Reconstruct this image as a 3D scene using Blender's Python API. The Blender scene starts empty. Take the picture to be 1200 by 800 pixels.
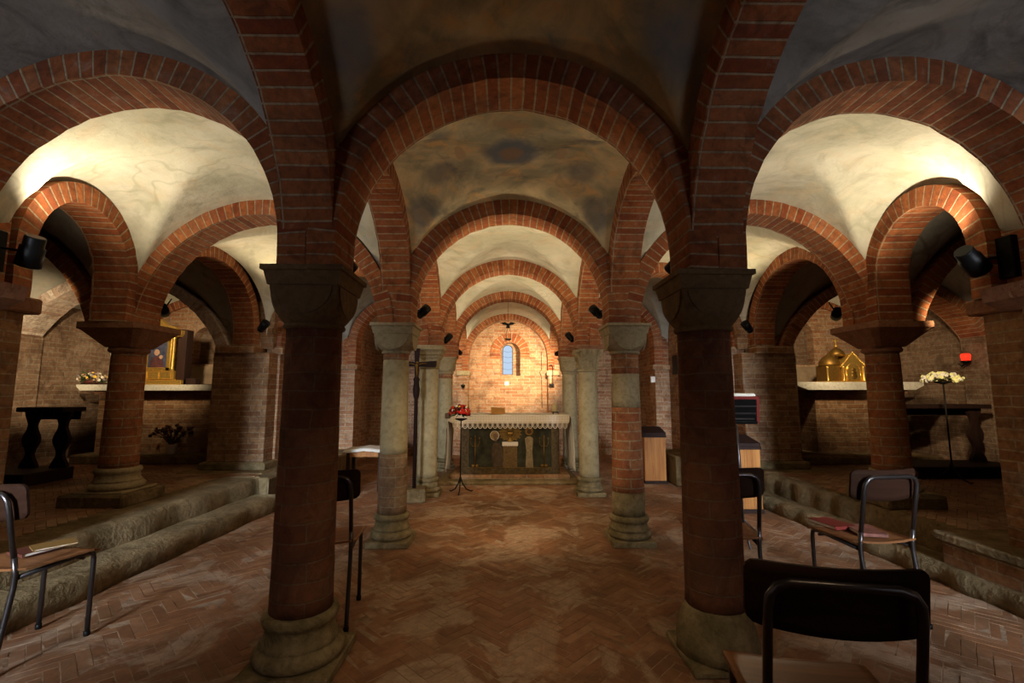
import bpy, math, random
from math import sin, cos, pi, sqrt, asin, atan2, radians
from mathutils import Vector, Matrix
random.seed(7)
C = bpy.context.scene.collection
scn = bpy.context.scene

# ------------------------------------------------------------------ camera, exposure, world, big lights
cam = bpy.data.cameras.new('camera'); camo = bpy.data.objects.new('camera', cam); C.objects.link(camo)
cam.sensor_width = 36.0; cam.lens = 538.75 / 1200 * 36.0; cam.clip_start = 0.05
camo.location = (0, 0, 1.25); camo.rotation_euler = (pi / 2 + 0.1124, 0, -0.0114)
scn.camera = camo
vs = scn.view_settings
vs.view_transform = 'Standard'; vs.look = 'None'; vs.exposure = 0.8; vs.gamma = 1.0; vs.use_curve_mapping = False
w = bpy.data.worlds.new('world'); scn.world = w; w.use_nodes = True
w.node_tree.nodes['Background'].inputs[0].default_value = (0.72, 0.84, 1.0, 1)
w.node_tree.nodes['Background'].inputs[1].default_value = 0.5

def area(loc, target, sx, sy, power, col, spread=70):
    l = bpy.data.lights.new('daylight_and_fill', 'AREA'); l.shape = 'RECTANGLE'; l.size = sx; l.size_y = sy
    l.energy = power; l.color = col; l.spread = radians(spread)
    o = bpy.data.objects.new('daylight_and_fill', l); C.objects.link(o); o.location = loc
    o.rotation_euler = (Vector(target) - Vector(loc)).to_track_quat('-Z', 'Y').to_euler(); return o
WARM = (1.0, 0.79, 0.50); COOL = (0.74, 0.85, 1.0)
area((-2.65, -2.2, 1.9), (-2.75, 3.0, .9), 0.8, 1.3, 24, COOL, 36)  # daylight through the two entrance doorways behind the camera, one light each
area((-2.65, -1.45, 1.2), (-2.3, 1.9, 2.9), 0.7, 0.5, 2.2, COOL, 60)       # added upward fill for the front left vault, standing in for bounce
area((2.65, -2.2, 1.9), (2.8, 3.0, .9), 0.8, 1.3, 20, COOL, 36)
area((2.65, -1.45, 1.2), (2.3, 1.9, 2.9), 0.7, 0.5, 2.2, COOL, 60)  # same added bounce fill for the front right vault

# ------------------------------------------------------------------ materials
def nodes(name):
    m = bpy.data.materials.new(name); m.use_nodes = True
    nt = m.node_tree; b = nt.nodes['Principled BSDF']; b.inputs['Specular IOR Level'].default_value = 0.12; return m, nt, b
def N(nt, t, **kw):
    n = nt.nodes.new(t)
    for k, v in kw.items():
        if k in n.inputs: n.inputs[k].default_value = v
        else: setattr(n, k, v)
    return n
def ramp(nt, fac, stops):
    r = nt.nodes.new('ShaderNodeValToRGB'); nt.links.new(fac, r.inputs[0])
    e = r.color_ramp.elements
    while len(e) < len(stops): e.new(0.5)
    for i, (p, c) in enumerate(stops):
        e[i].position = p; e[i].color = (c, c, c, 1) if not isinstance(c, tuple) else (c[0], c[1], c[2], 1)
    return r.outputs[0]
def mix(nt, fac, a, b, mode='MIX'):
    n = nt.nodes.new('ShaderNodeMix'); n.data_type = 'RGBA'; n.blend_type = mode
    for sock, v in ((n.inputs[0], fac), (n.inputs[6], a), (n.inputs[7], b)):
        if hasattr(v, 'links'): nt.links.new(v, sock)
        elif isinstance(v, tuple): sock.default_value = (v[0], v[1], v[2], 1)
        else: sock.default_value = v
    return n.outputs[2]
def noise(nt, vec, scale, detail=4, rough=0.55, dist=0.0):
    n = N(nt, 'ShaderNodeTexNoise', Scale=scale, Detail=detail, Roughness=rough, Distortion=dist)
    nt.links.new(vec, n.inputs['Vector']); return n.outputs['Fac']
def bump(nt, b, h, strength, dist=0.01, prev=None):
    n = N(nt, 'ShaderNodeBump', Strength=strength, Distance=dist); nt.links.new(h, n.inputs['Height'])
    if prev: nt.links.new(prev, n.inputs['Normal'])
    nt.links.new(n.outputs[0], b.inputs['Normal']); return n.outputs[0]

def brick(name, c1, c2, mortar, bw=0.26, bh=0.066, ms=0.006, pale=0.25, dark=0.35, palec=(0.42, 0.33, 0.25), offs=0.5, wob=0.012, bs=0.7):
    m, nt, b = nodes(name)
    tc = N(nt, 'ShaderNodeTexCoord')
    nz = N(nt, 'ShaderNodeTexNoise', Scale=3.2, Detail=3); nt.links.new(tc.outputs['Object'], nz.inputs['Vector'])
    vm = N(nt, 'ShaderNodeVectorMath', operation='MULTIPLY_ADD'); nt.links.new(nz.outputs['Color'], vm.inputs[0])
    vm.inputs[1].default_value = (wob * 2, wob, 0); nt.links.new(tc.outputs['UV'], vm.inputs[2])
    br = N(nt, 'ShaderNodeTexBrick'); br.offset = offs
    nt.links.new(vm.outputs[0], br.inputs['Vector'])
    br.inputs['Scale'].default_value = 1; br.inputs['Brick Width'].default_value = bw; br.inputs['Row Height'].default_value = bh
    br.inputs['Mortar Size'].default_value = ms; br.inputs['Mortar Smooth'].default_value = 0.35; br.inputs['Bias'].default_value = -0.1
    br.inputs['Color1'].default_value = (*c1, 1); br.inputs['Color2'].default_value = (*c2, 1); br.inputs['Mortar'].default_value = (*mortar, 1)
    big = noise(nt, tc.outputs['Object'], 1.7, 6, 0.65, 0.6)
    fine = noise(nt, tc.outputs['Object'], 28, 4, 0.7)
    mid = noise(nt, tc.outputs['Object'], 8, 5, 0.7, 0.8)
    bc = mix(nt, ramp(nt, mid, [(0.35, 0.55), (0.5, 0.0)]), br.outputs['Color'], tuple(x * .35 for x in c1))
    bc = mix(nt, ramp(nt, mid, [(0.58, 0.0), (0.72, 0.45)]), bc, palec)
    col = mix(nt, ramp(nt, big, [(0.52, 0.0), (0.68, pale)]), bc, palec)
    big2 = noise(nt, tc.outputs['Object'], 2.6, 5, 0.6, 1.0)
    col = mix(nt, ramp(nt, big2, [(0.32, dark), (0.5, 0.0)]), col, (0.05, 0.032, 0.02))
    col = mix(nt, ramp(nt, fine, [(0.3, 0.55), (0.7, 0.0)]), col, (0.09, 0.04, 0.022))
    nt.links.new(col, b.inputs['Base Color']); b.inputs['Roughness'].default_value = 0.85
    inv = N(nt, 'ShaderNodeMath', operation='SUBTRACT'); inv.inputs[0].default_value = 1; nt.links.new(br.outputs['Fac'], inv.inputs[1])
    h = bump(nt, b, inv.outputs[0], bs, 0.012); bump(nt, b, fine, 0.35, 0.012, h)
    return m
def plaster(name, base, stain1, stain2, pattern=0.3, pcol=(0.20, 0.22, 0.12), dirt=0.4):
    m, nt, b = nodes(name); tc = N(nt, 'ShaderNodeTexCoord'); v = tc.outputs['Object']
    n1 = noise(nt, v, 1.3, 7, 0.62, 0.8); n2 = noise(nt, v, 4.5, 6, 0.65, 0.4)
    col = mix(nt, ramp(nt, n1, [(0.38, 0.0), (0.66, 0.85)]), base, stain1)
    col = mix(nt, ramp(nt, n2, [(0.5, 0.0), (0.72, 0.7)]), col, stain2)
    # faded painted scrolls
    wv = N(nt, 'ShaderNodeTexWave', Scale=2.4, Distortion=14.0, Detail=2.0); wv.wave_type = 'RINGS'; wv.inputs['Detail Scale'].default_value = 1.1
    nt.links.new(v, wv.inputs['Vector'])
    mask = noise(nt, v, 1.1, 2)
    lines = ramp(nt, wv.outputs['Fac'], [(0.0, pattern), (0.05, pattern * 0.7), (0.16, 0.0)])
    mk = ramp(nt, mask, [(0.46, 0.0), (0.6, 1.0)])
    mm = N(nt, 'ShaderNodeMath', operation='MULTIPLY'); nt.links.new(lines, mm.inputs[0]); nt.links.new(mk, mm.inputs[1])
    col = mix(nt, mm.outputs[0], col, pcol)
    n3 = noise(nt, v, 2.3, 8, 0.7, 1.5)
    col = mix(nt, ramp(nt, n3, [(0.30, dirt), (0.52, 0.0)]), col, (stain1[0] * .35, stain1[1] * .35, stain1[2] * .35))
    nt.links.new(col, b.inputs['Base Color']); b.inputs['Roughness'].default_value = 0.9
    bump(nt, b, noise(nt, v, 9, 6, 0.6), 0.35, 0.03); return m
def stone(name, c1, c2, rough=0.85, scale=5, bmp=0.5):
    m, nt, b = nodes(name); tc = N(nt, 'ShaderNodeTexCoord'); v = tc.outputs['Object']
    n1 = noise(nt, v, scale, 7, 0.65, 0.5); n2 = noise(nt, v, scale * 7, 4, 0.6)
    col = mix(nt, ramp(nt, n1, [(0.35, 0.0), (0.66, 1.0)]), c1, c2)
    col = mix(nt, ramp(nt, n2, [(0.3, 0.4), (0.55, 0.0)]), col, (c1[0] * .4, c1[1] * .38, c1[2] * .34))
    nt.links.new(col, b.inputs['Base Color']); b.inputs['Roughness'].default_value = rough
    bump(nt, b, n2, bmp, 0.015, bump(nt, b, n1, bmp, 0.03)); return m
def plain(name, c, rough=0.5, metal=0.0, var=0.15, scale=20, emit=None, trans=0):
    m, nt, b = nodes(name); tc = N(nt, 'ShaderNodeTexCoord')
    n1 = noise(nt, tc.outputs['Object'], scale, 4)
    col = mix(nt, ramp(nt, n1, [(0.3, 1.0), (0.7, 0.0)]), c, tuple(x * (1 - var) for x in c))
    nt.links.new(col, b.inputs['Base Color']); b.inputs['Roughness'].default_value = rough; b.inputs['Metallic'].default_value = metal
    if emit: b.inputs['Emission Color'].default_value = (*emit[0], 1); b.inputs['Emission Strength'].default_value = emit[1]
    if trans: b.inputs['Transmission Weight'].default_value = trans
    return m
def wood(name, c1, c2, rough=0.4, axis=2, sc=6):
    m, nt, b = nodes(name); tc = N(nt, 'ShaderNodeTexCoord')
    mp = N(nt, 'ShaderNodeMapping'); nt.links.new(tc.outputs['Object'], mp.inputs[0])
    s = [sc * 2.5] * 3; s[axis] = sc * 0.15; mp.inputs['Scale'].default_value = s
    n1 = noise(nt, mp.outputs[0], 2.0, 6, 0.6, 0.8)
    nt.links.new(mix(nt, ramp(nt, n1, [(0.35, 0.0), (0.65, 1.0)]), c1, c2), b.inputs['Base Color'])
    b.inputs['Roughness'].default_value = rough; bump(nt, b, n1, 0.1, 0.003); return m

M = {}
M['arch'] = brick('arch_brick', (0.26, 0.062, 0.022), (0.46, 0.165, 0.055), (0.44, 0.32, 0.19), bw=0.30, bh=0.064, ms=0.0062, pale=0.15, dark=0.35, wob=0.014, offs=0.0)
M['archw'] = brick('lime_washed_arch_brick', (0.48, 0.32, 0.23), (0.68, 0.58, 0.48), (0.62, 0.52, 0.42), bw=0.30, bh=0.06, ms=0.007, pale=0.5, dark=0.3)
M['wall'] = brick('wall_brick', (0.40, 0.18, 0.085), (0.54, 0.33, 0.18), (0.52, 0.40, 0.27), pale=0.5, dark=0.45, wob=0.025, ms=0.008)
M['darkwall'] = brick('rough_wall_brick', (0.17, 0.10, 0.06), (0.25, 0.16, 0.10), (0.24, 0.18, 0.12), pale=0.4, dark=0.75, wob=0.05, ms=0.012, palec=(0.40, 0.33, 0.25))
M['pier'] = brick('pier_brick', (0.30, 0.14, 0.06), (0.48, 0.28, 0.14), (0.46, 0.35, 0.22), pale=0.5, dark=0.55, wob=0.02, ms=0.006)
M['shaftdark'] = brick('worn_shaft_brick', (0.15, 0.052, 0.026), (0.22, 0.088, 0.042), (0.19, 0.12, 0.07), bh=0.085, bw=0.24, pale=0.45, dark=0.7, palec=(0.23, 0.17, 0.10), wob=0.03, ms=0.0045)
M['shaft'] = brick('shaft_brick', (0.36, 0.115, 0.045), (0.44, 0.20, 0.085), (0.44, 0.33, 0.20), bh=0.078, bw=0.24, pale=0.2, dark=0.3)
M['shaftlow'] = brick('mossy_shaft_brick', (0.24, 0.14, 0.07), (0.30, 0.19, 0.10), (0.34, 0.26, 0.16), bh=0.08, bw=0.24, pale=0.3, dark=0.5)
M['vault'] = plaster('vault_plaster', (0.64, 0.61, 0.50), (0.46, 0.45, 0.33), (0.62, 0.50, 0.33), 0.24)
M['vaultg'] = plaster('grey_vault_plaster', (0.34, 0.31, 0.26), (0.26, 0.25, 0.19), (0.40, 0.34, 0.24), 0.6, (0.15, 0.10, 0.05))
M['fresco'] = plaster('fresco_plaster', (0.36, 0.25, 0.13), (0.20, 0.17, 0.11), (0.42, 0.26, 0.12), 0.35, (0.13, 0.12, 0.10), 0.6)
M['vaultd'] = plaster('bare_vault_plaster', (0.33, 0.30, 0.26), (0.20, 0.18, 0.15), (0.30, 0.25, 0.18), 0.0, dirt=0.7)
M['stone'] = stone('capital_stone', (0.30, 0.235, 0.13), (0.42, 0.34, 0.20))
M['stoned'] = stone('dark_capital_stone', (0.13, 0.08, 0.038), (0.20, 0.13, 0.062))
M['stones'] = stone('shaft_stone', (0.33, 0.26, 0.135), (0.46, 0.375, 0.215), scale=3, bmp=0.25)
M['base'] = stone('mossy_base_stone', (0.13, 0.10, 0.042), (0.30, 0.22, 0.115), scale=6)
M['step'] = stone('step_stone', (0.12, 0.085, 0.038), (0.28, 0.20, 0.105), scale=4, bmp=0.9)
M['redstone'] = stone('reddish_impost', (0.22, 0.10, 0.055), (0.30, 0.15, 0.08), scale=6)
M['slab'] = stone('pale_slab', (0.55, 0.50, 0.40), (0.66, 0.62, 0.52), scale=5, bmp=0.2)
M['render'] = plaster('altar_render', (0.30, 0.22, 0.14), (0.20, 0.14, 0.09), (0.36, 0.26, 0.17), 0.0)
M['black'] = plain('black_metal', (0.012, 0.011, 0.010), 0.45, 0.6)
M['iron'] = plain('wrought_iron', (0.02, 0.016, 0.013), 0.55, 0.5)
M['tube'] = plain('bronze_steel_tube', (0.10, 0.085, 0.08), 0.32, 0.9)
M['ply'] = wood('dark_plywood', (0.020, 0.009, 0.005), (0.028, 0.012, 0.007), 0.55, 0)
M['ply'].node_tree.nodes['Principled BSDF'].inputs['Specular IOR Level'].default_value = 0.02
M['seat'] = wood('seat_plywood', (0.16, 0.065, 0.025), (0.24, 0.10, 0.038), 0.33, 0)
M['darkwood'] = wood('black_oak', (0.016, 0.008, 0.006), (0.028, 0.013, 0.009), 0.6)
M['wood'] = wood('honey_wood', (0.26, 0.095, 0.026), (0.42, 0.18, 0.05), 0.4)
M['gold'] = plain('gilding', (0.95, 0.60, 0.14), 0.3, 0.85, 0.3, 40)
M['goldd'] = plain('dull_gilding', (0.24, 0.13, 0.03), 0.5, 0.8, 0.4, 40)
M['cloth'] = plain('white_linen', (0.72, 0.68, 0.60), 0.85, 0, 0.12)
M['lace'] = plain('ecru_lace', (0.66, 0.56, 0.44), 0.9, 0, 0.12)
M['red'] = plain('red_cover', (0.17, 0.025, 0.018), 0.5)
M['paper'] = plain('paper', (0.75, 0.68, 0.55), 0.8)
M['tan'] = plain('tan_wood', (0.42, 0.20, 0.05), 0.5)
M['wax'] = plain('candle_wax', (0.85, 0.72, 0.40), 0.5)
M['glassred'] = plain('red_glass', (0.6, 0.01, 0.01), 0.2, 0, 0.1, emit=((1.0, 0.03, 0.01), .9))
M['silver'] = plain('tarnished_silver', (0.20, 0.17, 0.13), 0.35, 0.9)
M['white'] = plain('white_plastic', (0.85, 0.80, 0.70), 0.5)
M['leaf'] = plain('leaves', (0.035, 0.06, 0.02), 0.6)
M['twig'] = plain('dry_twigs', (0.10, 0.06, 0.035), 0.8)
for k, c in dict(f_red=(0.45, 0.02, 0.015), f_dark=(0.10, 0.006, 0.01), f_white=(0.75, 0.70, 0.58), f_yellow=(0.75, 0.45, 0.05), f_cream=(0.80, 0.76, 0.34), f_dry=(0.36, 0.26, 0.17), f_brown=(0.16, 0.08, 0.05), f_lilac=(0.30, 0.22, 0.26)).items():
    M[k] = plain(k + '_petals', c, 0.7, 0, 0.3)
def fresco_bay(name, cx, cy, base):
    m, nt, b = nodes(name); tc = N(nt, 'ShaderNodeTexCoord'); v = tc.outputs['Object']
    n1 = noise(nt, v, 1.6, 7, 0.65, 1.2); n2 = noise(nt, v, 5, 6, 0.65, 0.8); n3 = noise(nt, v, 2.6, 5, .6, 1.5)
    col = mix(nt, ramp(nt, n1, [(0.38, 0.0), (0.6, 0.9)]), base, (base[0] * .45, base[1] * .52, base[2] * .6))
    col = mix(nt, ramp(nt, n2, [(0.52, 0.0), (0.66, 0.7)]), col, (base[0] * 1.1, base[1] * .85, base[2] * .6))
    col = mix(nt, ramp(nt, n3, [(0.30, 0.65), (0.46, 0.0)]), col, (0.13, 0.13, 0.12))
    nd = N(nt, 'ShaderNodeTexNoise', Scale=5.0, Detail=3); nt.links.new(v, nd.inputs['Vector'])
    vm = N(nt, 'ShaderNodeVectorMath', operation='MULTIPLY_ADD'); nt.links.new(nd.outputs['Color'], vm.inputs[0]); vm.inputs[1].default_value = (.16, .16, .16); nt.links.new(v, vm.inputs[2])
    def blob(x, y, z, sx, sy, c, k, soft=.35):
        nonlocal col
        mp = N(nt, 'ShaderNodeMapping'); mp.vector_type = 'TEXTURE'; nt.links.new(vm.outputs[0], mp.inputs[0]); mp.inputs['Location'].default_value = (x + .08, y + .08, z); mp.inputs['Scale'].default_value = (sx, sy, 1.0)
        ln = N(nt, 'ShaderNodeVectorMath', operation='LENGTH'); nt.links.new(mp.outputs[0], ln.inputs[0])
        col = mix(nt, ramp(nt, ln.outputs['Value'], [(1 - soft, k), (1.0, 0.0)]), col, c)
    blob(cx, cy, 3.0, .24, .22, (0.12, 0.14, 0.17), .85); blob(cx, cy, 3.0, .10, .12, (0.30, 0.17, 0.09), .7)
    for dx, dy, sx, sy in ((-.36, 0, .05, .10), (.36, 0, .05, .10), (0, .34, .12, .035), (0, -.34, .15, .04)): blob(cx + dx, cy + dy, 3.0, sx, sy, (0.50, 0.34, 0.20), .8, .25)
    for dx, dy in ((-.55, .22), (.55, .2), (-.72, .55), (.72, .55), (.5, -.3), (-.5, -.35)): blob(cx + dx, cy + dy, 2.85, .17, .15, (0.13, 0.14, 0.15), .6, .5)
    nt.links.new(col, b.inputs['Base Color']); b.inputs['Roughness'].default_value = 0.9; bump(nt, b, n2, .25, .03); return m
M['fresco0'] = fresco_bay('fresco_plaster_front', .03, 1.3, (0.42, 0.29, 0.15)); M['fresco1'] = fresco_bay('fresco_plaster_medallion', .03, 3.17, (0.72, 0.56, 0.32))
# window pane: pale daylight seen through leaded glass
m, nt, b = nodes('window_glass'); b.inputs['Transmission Weight'].default_value = 1.0; b.inputs['Roughness'].default_value = 0.05; b.inputs['IOR'].default_value = 1.02
b.inputs['Base Color'].default_value = (0.85, 0.93, 1, 1); M['glass'] = m
# floor: herringbone bricks, one random value for each brick in a colour attribute
def floor_mat(name):
    m, nt, b = nodes(name); tc = N(nt, 'ShaderNodeTexCoord'); v = tc.outputs['Object']
    at = N(nt, 'ShaderNodeAttribute', attribute_name='rnd')
    col = ramp(nt, at.outputs['Fac'], [(0.0, (0.22, 0.095, 0.045)), (0.35, (0.27, 0.12, 0.056)), (0.7, (0.30, 0.14, 0.066)), (1.0, (0.33, 0.17, 0.09))])
    n0 = noise(nt, v, 1.1, 5, 0.6, 0.7)
    col = mix(nt, ramp(nt, n0, [(0.36, 0.75), (0.56, 0.0)]), col, (0.12, 0.066, 0.032))
    n1 = noise(nt, v, 1.9, 8, 0.68, 0.9)
    col = mix(nt, ramp(nt, n1, [(0.50, 0.0), (0.56, 0.45), (0.72, 0.75)]), col, (0.50, 0.37, 0.25))
    n2 = noise(nt, v, 14, 5, 0.7)
    col = mix(nt, ramp(nt, n2, [(0.3, 0.5), (0.6, 0.0)]), col, (0.10, 0.05, 0.028))
    nt.links.new(col, b.inputs['Base Color'])
    rr = ramp(nt, n1, [(0.4, 0.42), (0.65, 0.7)]); nt.links.new(rr, b.inputs['Roughness'])
    bump(nt, b, n2, 0.35, 0.01); return m
M['floor'] = floor_mat('floor_brick')
M['grout'] = stone('floor_grout', (0.19, 0.11, 0.06), (0.42, 0.30, 0.20), scale=3)

# ------------------------------------------------------------------ mesh builder
class MB:
    def __init__(s): s.v = []; s.f = []; s.uv = []; s.sm = []; s.mi = []
    def face(s, idx, uv=None, smooth=False, mi=0): s.f.append(tuple(idx)); s.uv.append(uv); s.sm.append(smooth); s.mi.append(mi)
    def box(s, x0, x1, y0, y1, z0, z1, bev=0.0, mi=0):
        x0, x1 = min(x0, x1), max(x0, x1); y0, y1 = min(y0, y1), max(y0, y1)
        b = min(bev, (x1 - x0) / 2.1, (y1 - y0) / 2.1, (z1 - z0) / 2.1)
        o = len(s.v)
        if b <= 0:
            for z in (z0, z1):
                for x, y in ((x0, y0), (x1, y0), (x1, y1), (x0, y1)): s.v.append((x, y, z))
            for q in ((3, 2, 1, 0), (4, 5, 6, 7), (0, 1, 5, 4), (1, 2, 6, 5), (2, 3, 7, 6), (3, 0, 4, 7)): s.face([o + i for i in q], mi=mi)
            return s
        rings = [(z0, b), (z0 + b, 0), (z1 - b, 0), (z1, b)]
        for z, i in rings:
            c = b
            for x, y in ((x0 + c, y0 + i), (x1 - c, y0 + i), (x1 - i, y0 + c), (x1 - i, y1 - c), (x1 - c, y1 - i), (x0 + c, y1 - i), (x0 + i, y1 - c), (x0 + i, y0 + c)): s.v.append((x, y, z))
        for r in range(3):
            for k in range(8):
                a = o + r * 8 + k; c = o + r * 8 + (k + 1) % 8; s.face([a, c, c + 8, a + 8], mi=mi)
        s.face([o + 7 - k for k in range(8)], mi=mi); s.face([o + 24 + k for k in range(8)], mi=mi); return s
    def lathe(s, prof, cx=0, cy=0, n=32, smooth=True, jit=0.0, sx=1, sy=1, mi=0, caps=True, uvr=None):
        o = len(s.v); L = [0]
        for i in range(1, len(prof)): L.append(L[-1] + sqrt((prof[i][0] - prof[i - 1][0]) ** 2 + (prof[i][1] - prof[i - 1][1]) ** 2))
        for r, z in prof:
            for k in range(n):
                a = 2 * pi * k / n; rr = r + random.uniform(-jit, jit)
                s.v.append((cx + rr * cos(a) * sx, cy + rr * sin(a) * sy, z + random.uniform(-jit, jit)))
        R = uvr or max(p[0] for p in prof)
        for i in range(len(prof) - 1):
            for k in range(n):
                k2 = (k + 1) % n
                u0, u1 = 2 * pi * R * k / n, 2 * pi * R * (k + 1) / n; z0, z1 = prof[i][1], prof[i + 1][1]
                s.face([o + i * n + k, o + i * n + k2, o + (i + 1) * n + k2, o + (i + 1) * n + k], [(u0, z0), (u1, z0), (u1, z1), (u0, z1)], smooth, mi)
        if caps:
            s.face([o + n - 1 - k for k in range(n)], mi=mi); e = o + (len(prof) - 1) * n; s.face([e + k for k in range(n)], mi=mi)
        return s
    def tube(s, pts, r, n=10, closed=False, mi=0):
        pts = [Vector(p) for p in pts]; o = len(s.v); up = None
        rs = r if isinstance(r, (list, tuple)) else [r] * len(pts)
        for i, p in enumerate(pts):
            a = pts[i - 1] if (i > 0 or closed) else p; c = pts[(i + 1) % len(pts)] if (i < len(pts) - 1 or closed) else p
            t = (c - a).normalized()
            if up is None: up = Vector((0, 0, 1)) if abs(t.z) < 0.9 else Vector((1, 0, 0))
            side = t.cross(up)
            if side.length < 1e-4: side = t.cross(Vector((0, 1, 0)))
            side.normalize(); up = side.cross(t).normalized()
            for k in range(n):
                an = 2 * pi * k / n; q = p + (side * cos(an) + up * sin(an)) * rs[i]; s.v.append(tuple(q))
        m = len(pts); R = range(m if closed else m - 1)
        for i in R:
            j = (i + 1) % m
            for k in range(n): s.face([o + i * n + k, o + i * n + (k + 1) % n, o + j * n + (k + 1) % n, o + j * n + k][::-1], None, True, mi)
        if not closed:
            s.face([o + k for k in range(n)], mi=mi); e = o + (m - 1) * n; s.face([e + n - 1 - k for k in range(n)], mi=mi)
        return s
    def ball(s, c, r, n=8, sx=1, sy=1, sz=1, mi=0):
        o = len(s.v)
        for i in range(1, n):
            for k in range(n * 2):
                a = pi * i / n; t = pi * k / n
                s.v.append((c[0] + r * sx * sin(a) * cos(t), c[1] + r * sy * sin(a) * sin(t), c[2] + r * sz * cos(a)))
        w_ = n * 2
        for i in range(n - 2):
            for k in range(w_): s.face([o + i * w_ + k, o + (i + 1) * w_ + k, o + (i + 1) * w_ + (k + 1) % w_, o + i * w_ + (k + 1) % w_], None, True, mi)
        t = len(s.v); s.v.append((c[0], c[1], c[2] + r * sz)); s.v.append((c[0], c[1], c[2] - r * sz)); e = o + (n - 2) * w_
        for k in range(w_): s.face([t, o + k, o + (k + 1) % w_], None, True, mi); s.face([t + 1, e + (k + 1) % w_, e + k], None, True, mi)
        return s
    def prism(s, poly, a0, a1, axis='y', mi=0, smooth=False):
        """poly of 2-D points; extruded along axis. y: (x,z); z: (x,y); x: (y,z)"""
        area_ = sum(poly[i][0] * poly[(i + 1) % len(poly)][1] - poly[(i + 1) % len(poly)][0] * poly[i][1] for i in range(len(poly)))
        if area_ < 0: poly = poly[::-1]
        f3 = {'y': lambda p, a: (p[0], a, p[1]), 'z': lambda p, a: (p[0], p[1], a), 'x': lambda p, a: (a, p[0], p[1])}[axis]
        a0, a1 = min(a0, a1), max(a0, a1)
        o = len(s.v); n = len(poly)
        for a in (a0, a1):
            for p in poly: s.v.append(f3(p, a))
        flip = axis == 'y'
        A = [o + i for i in range(n)]; B = [o + n + i for i in range(n)]
        s.face(A if flip else A[::-1], mi=mi); s.face(B[::-1] if flip else B, mi=mi)
        for i in range(n):
            j = (i + 1) % n; q = [A[i], A[j], B[j], B[i]]; s.face(q[::-1] if flip else q, None, smooth, mi)
        return s
    def xform(s, mat, start=0):
        for i in range(start, len(s.v)): s.v[i] = tuple(mat @ Vector(s.v[i]))
        return s
    def build(s, name, mat, parent=None, jit=0):
        me = bpy.data.meshes.new(name)
        if jit: s.v = [(x + random.uniform(-jit, jit), y + random.uniform(-jit, jit), z + random.uniform(-jit, jit)) for x, y, z in s.v]
        me.from_pydata(s.v, [], s.f); me.update()
        ul = me.uv_layers.new(name='uv'); V = me.vertices
        for p in me.polygons:
            i = p.index; p.use_smooth = s.sm[i]; p.material_index = s.mi[i]; uv = s.uv[i]; n = p.normal
            for j, li in enumerate(p.loop_indices):
                if uv: ul.data[li].uv = uv[j]
                else:
                    c = V[me.loops[li].vertex_index].co
                    ax = abs(n.x), abs(n.y), abs(n.z)
                    ul.data[li].uv = (c.x, c.y) if ax[2] > 0.75 else ((c.y, c.z) if ax[0] > ax[1] else (c.x, c.z))
        for mm in (mat if isinstance(mat, (list, tuple)) else [mat]): me.materials.append(M[mm] if isinstance(mm, str) else mm)
        o = bpy.data.objects.new(name, me); C.objects.link(o)
        if parent: o.parent = parent
        return o

def thing(name, label, cat, loc=(0, 0, 0), rz=0, group=None):
    o = bpy.data.objects.new(name, None); C.objects.link(o); o.location = loc; o.rotation_euler = (0, 0, rz); o.empty_display_size = 0.1
    o['label'] = label; o['category'] = cat
    if group: o['group'] = group
    return o
def tag(o, label, cat, group=None):
    o['label'] = label; o['category'] = cat
    if group: o['group'] = group
    return o
def struct(o): o['kind'] = 'structure'; return o
def copy_tree(o, parent=None):
    c = o.copy(); C.objects.link(c)
    if parent: c.parent = parent
    for ch in o.children: copy_tree(ch, c)
    return c

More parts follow.
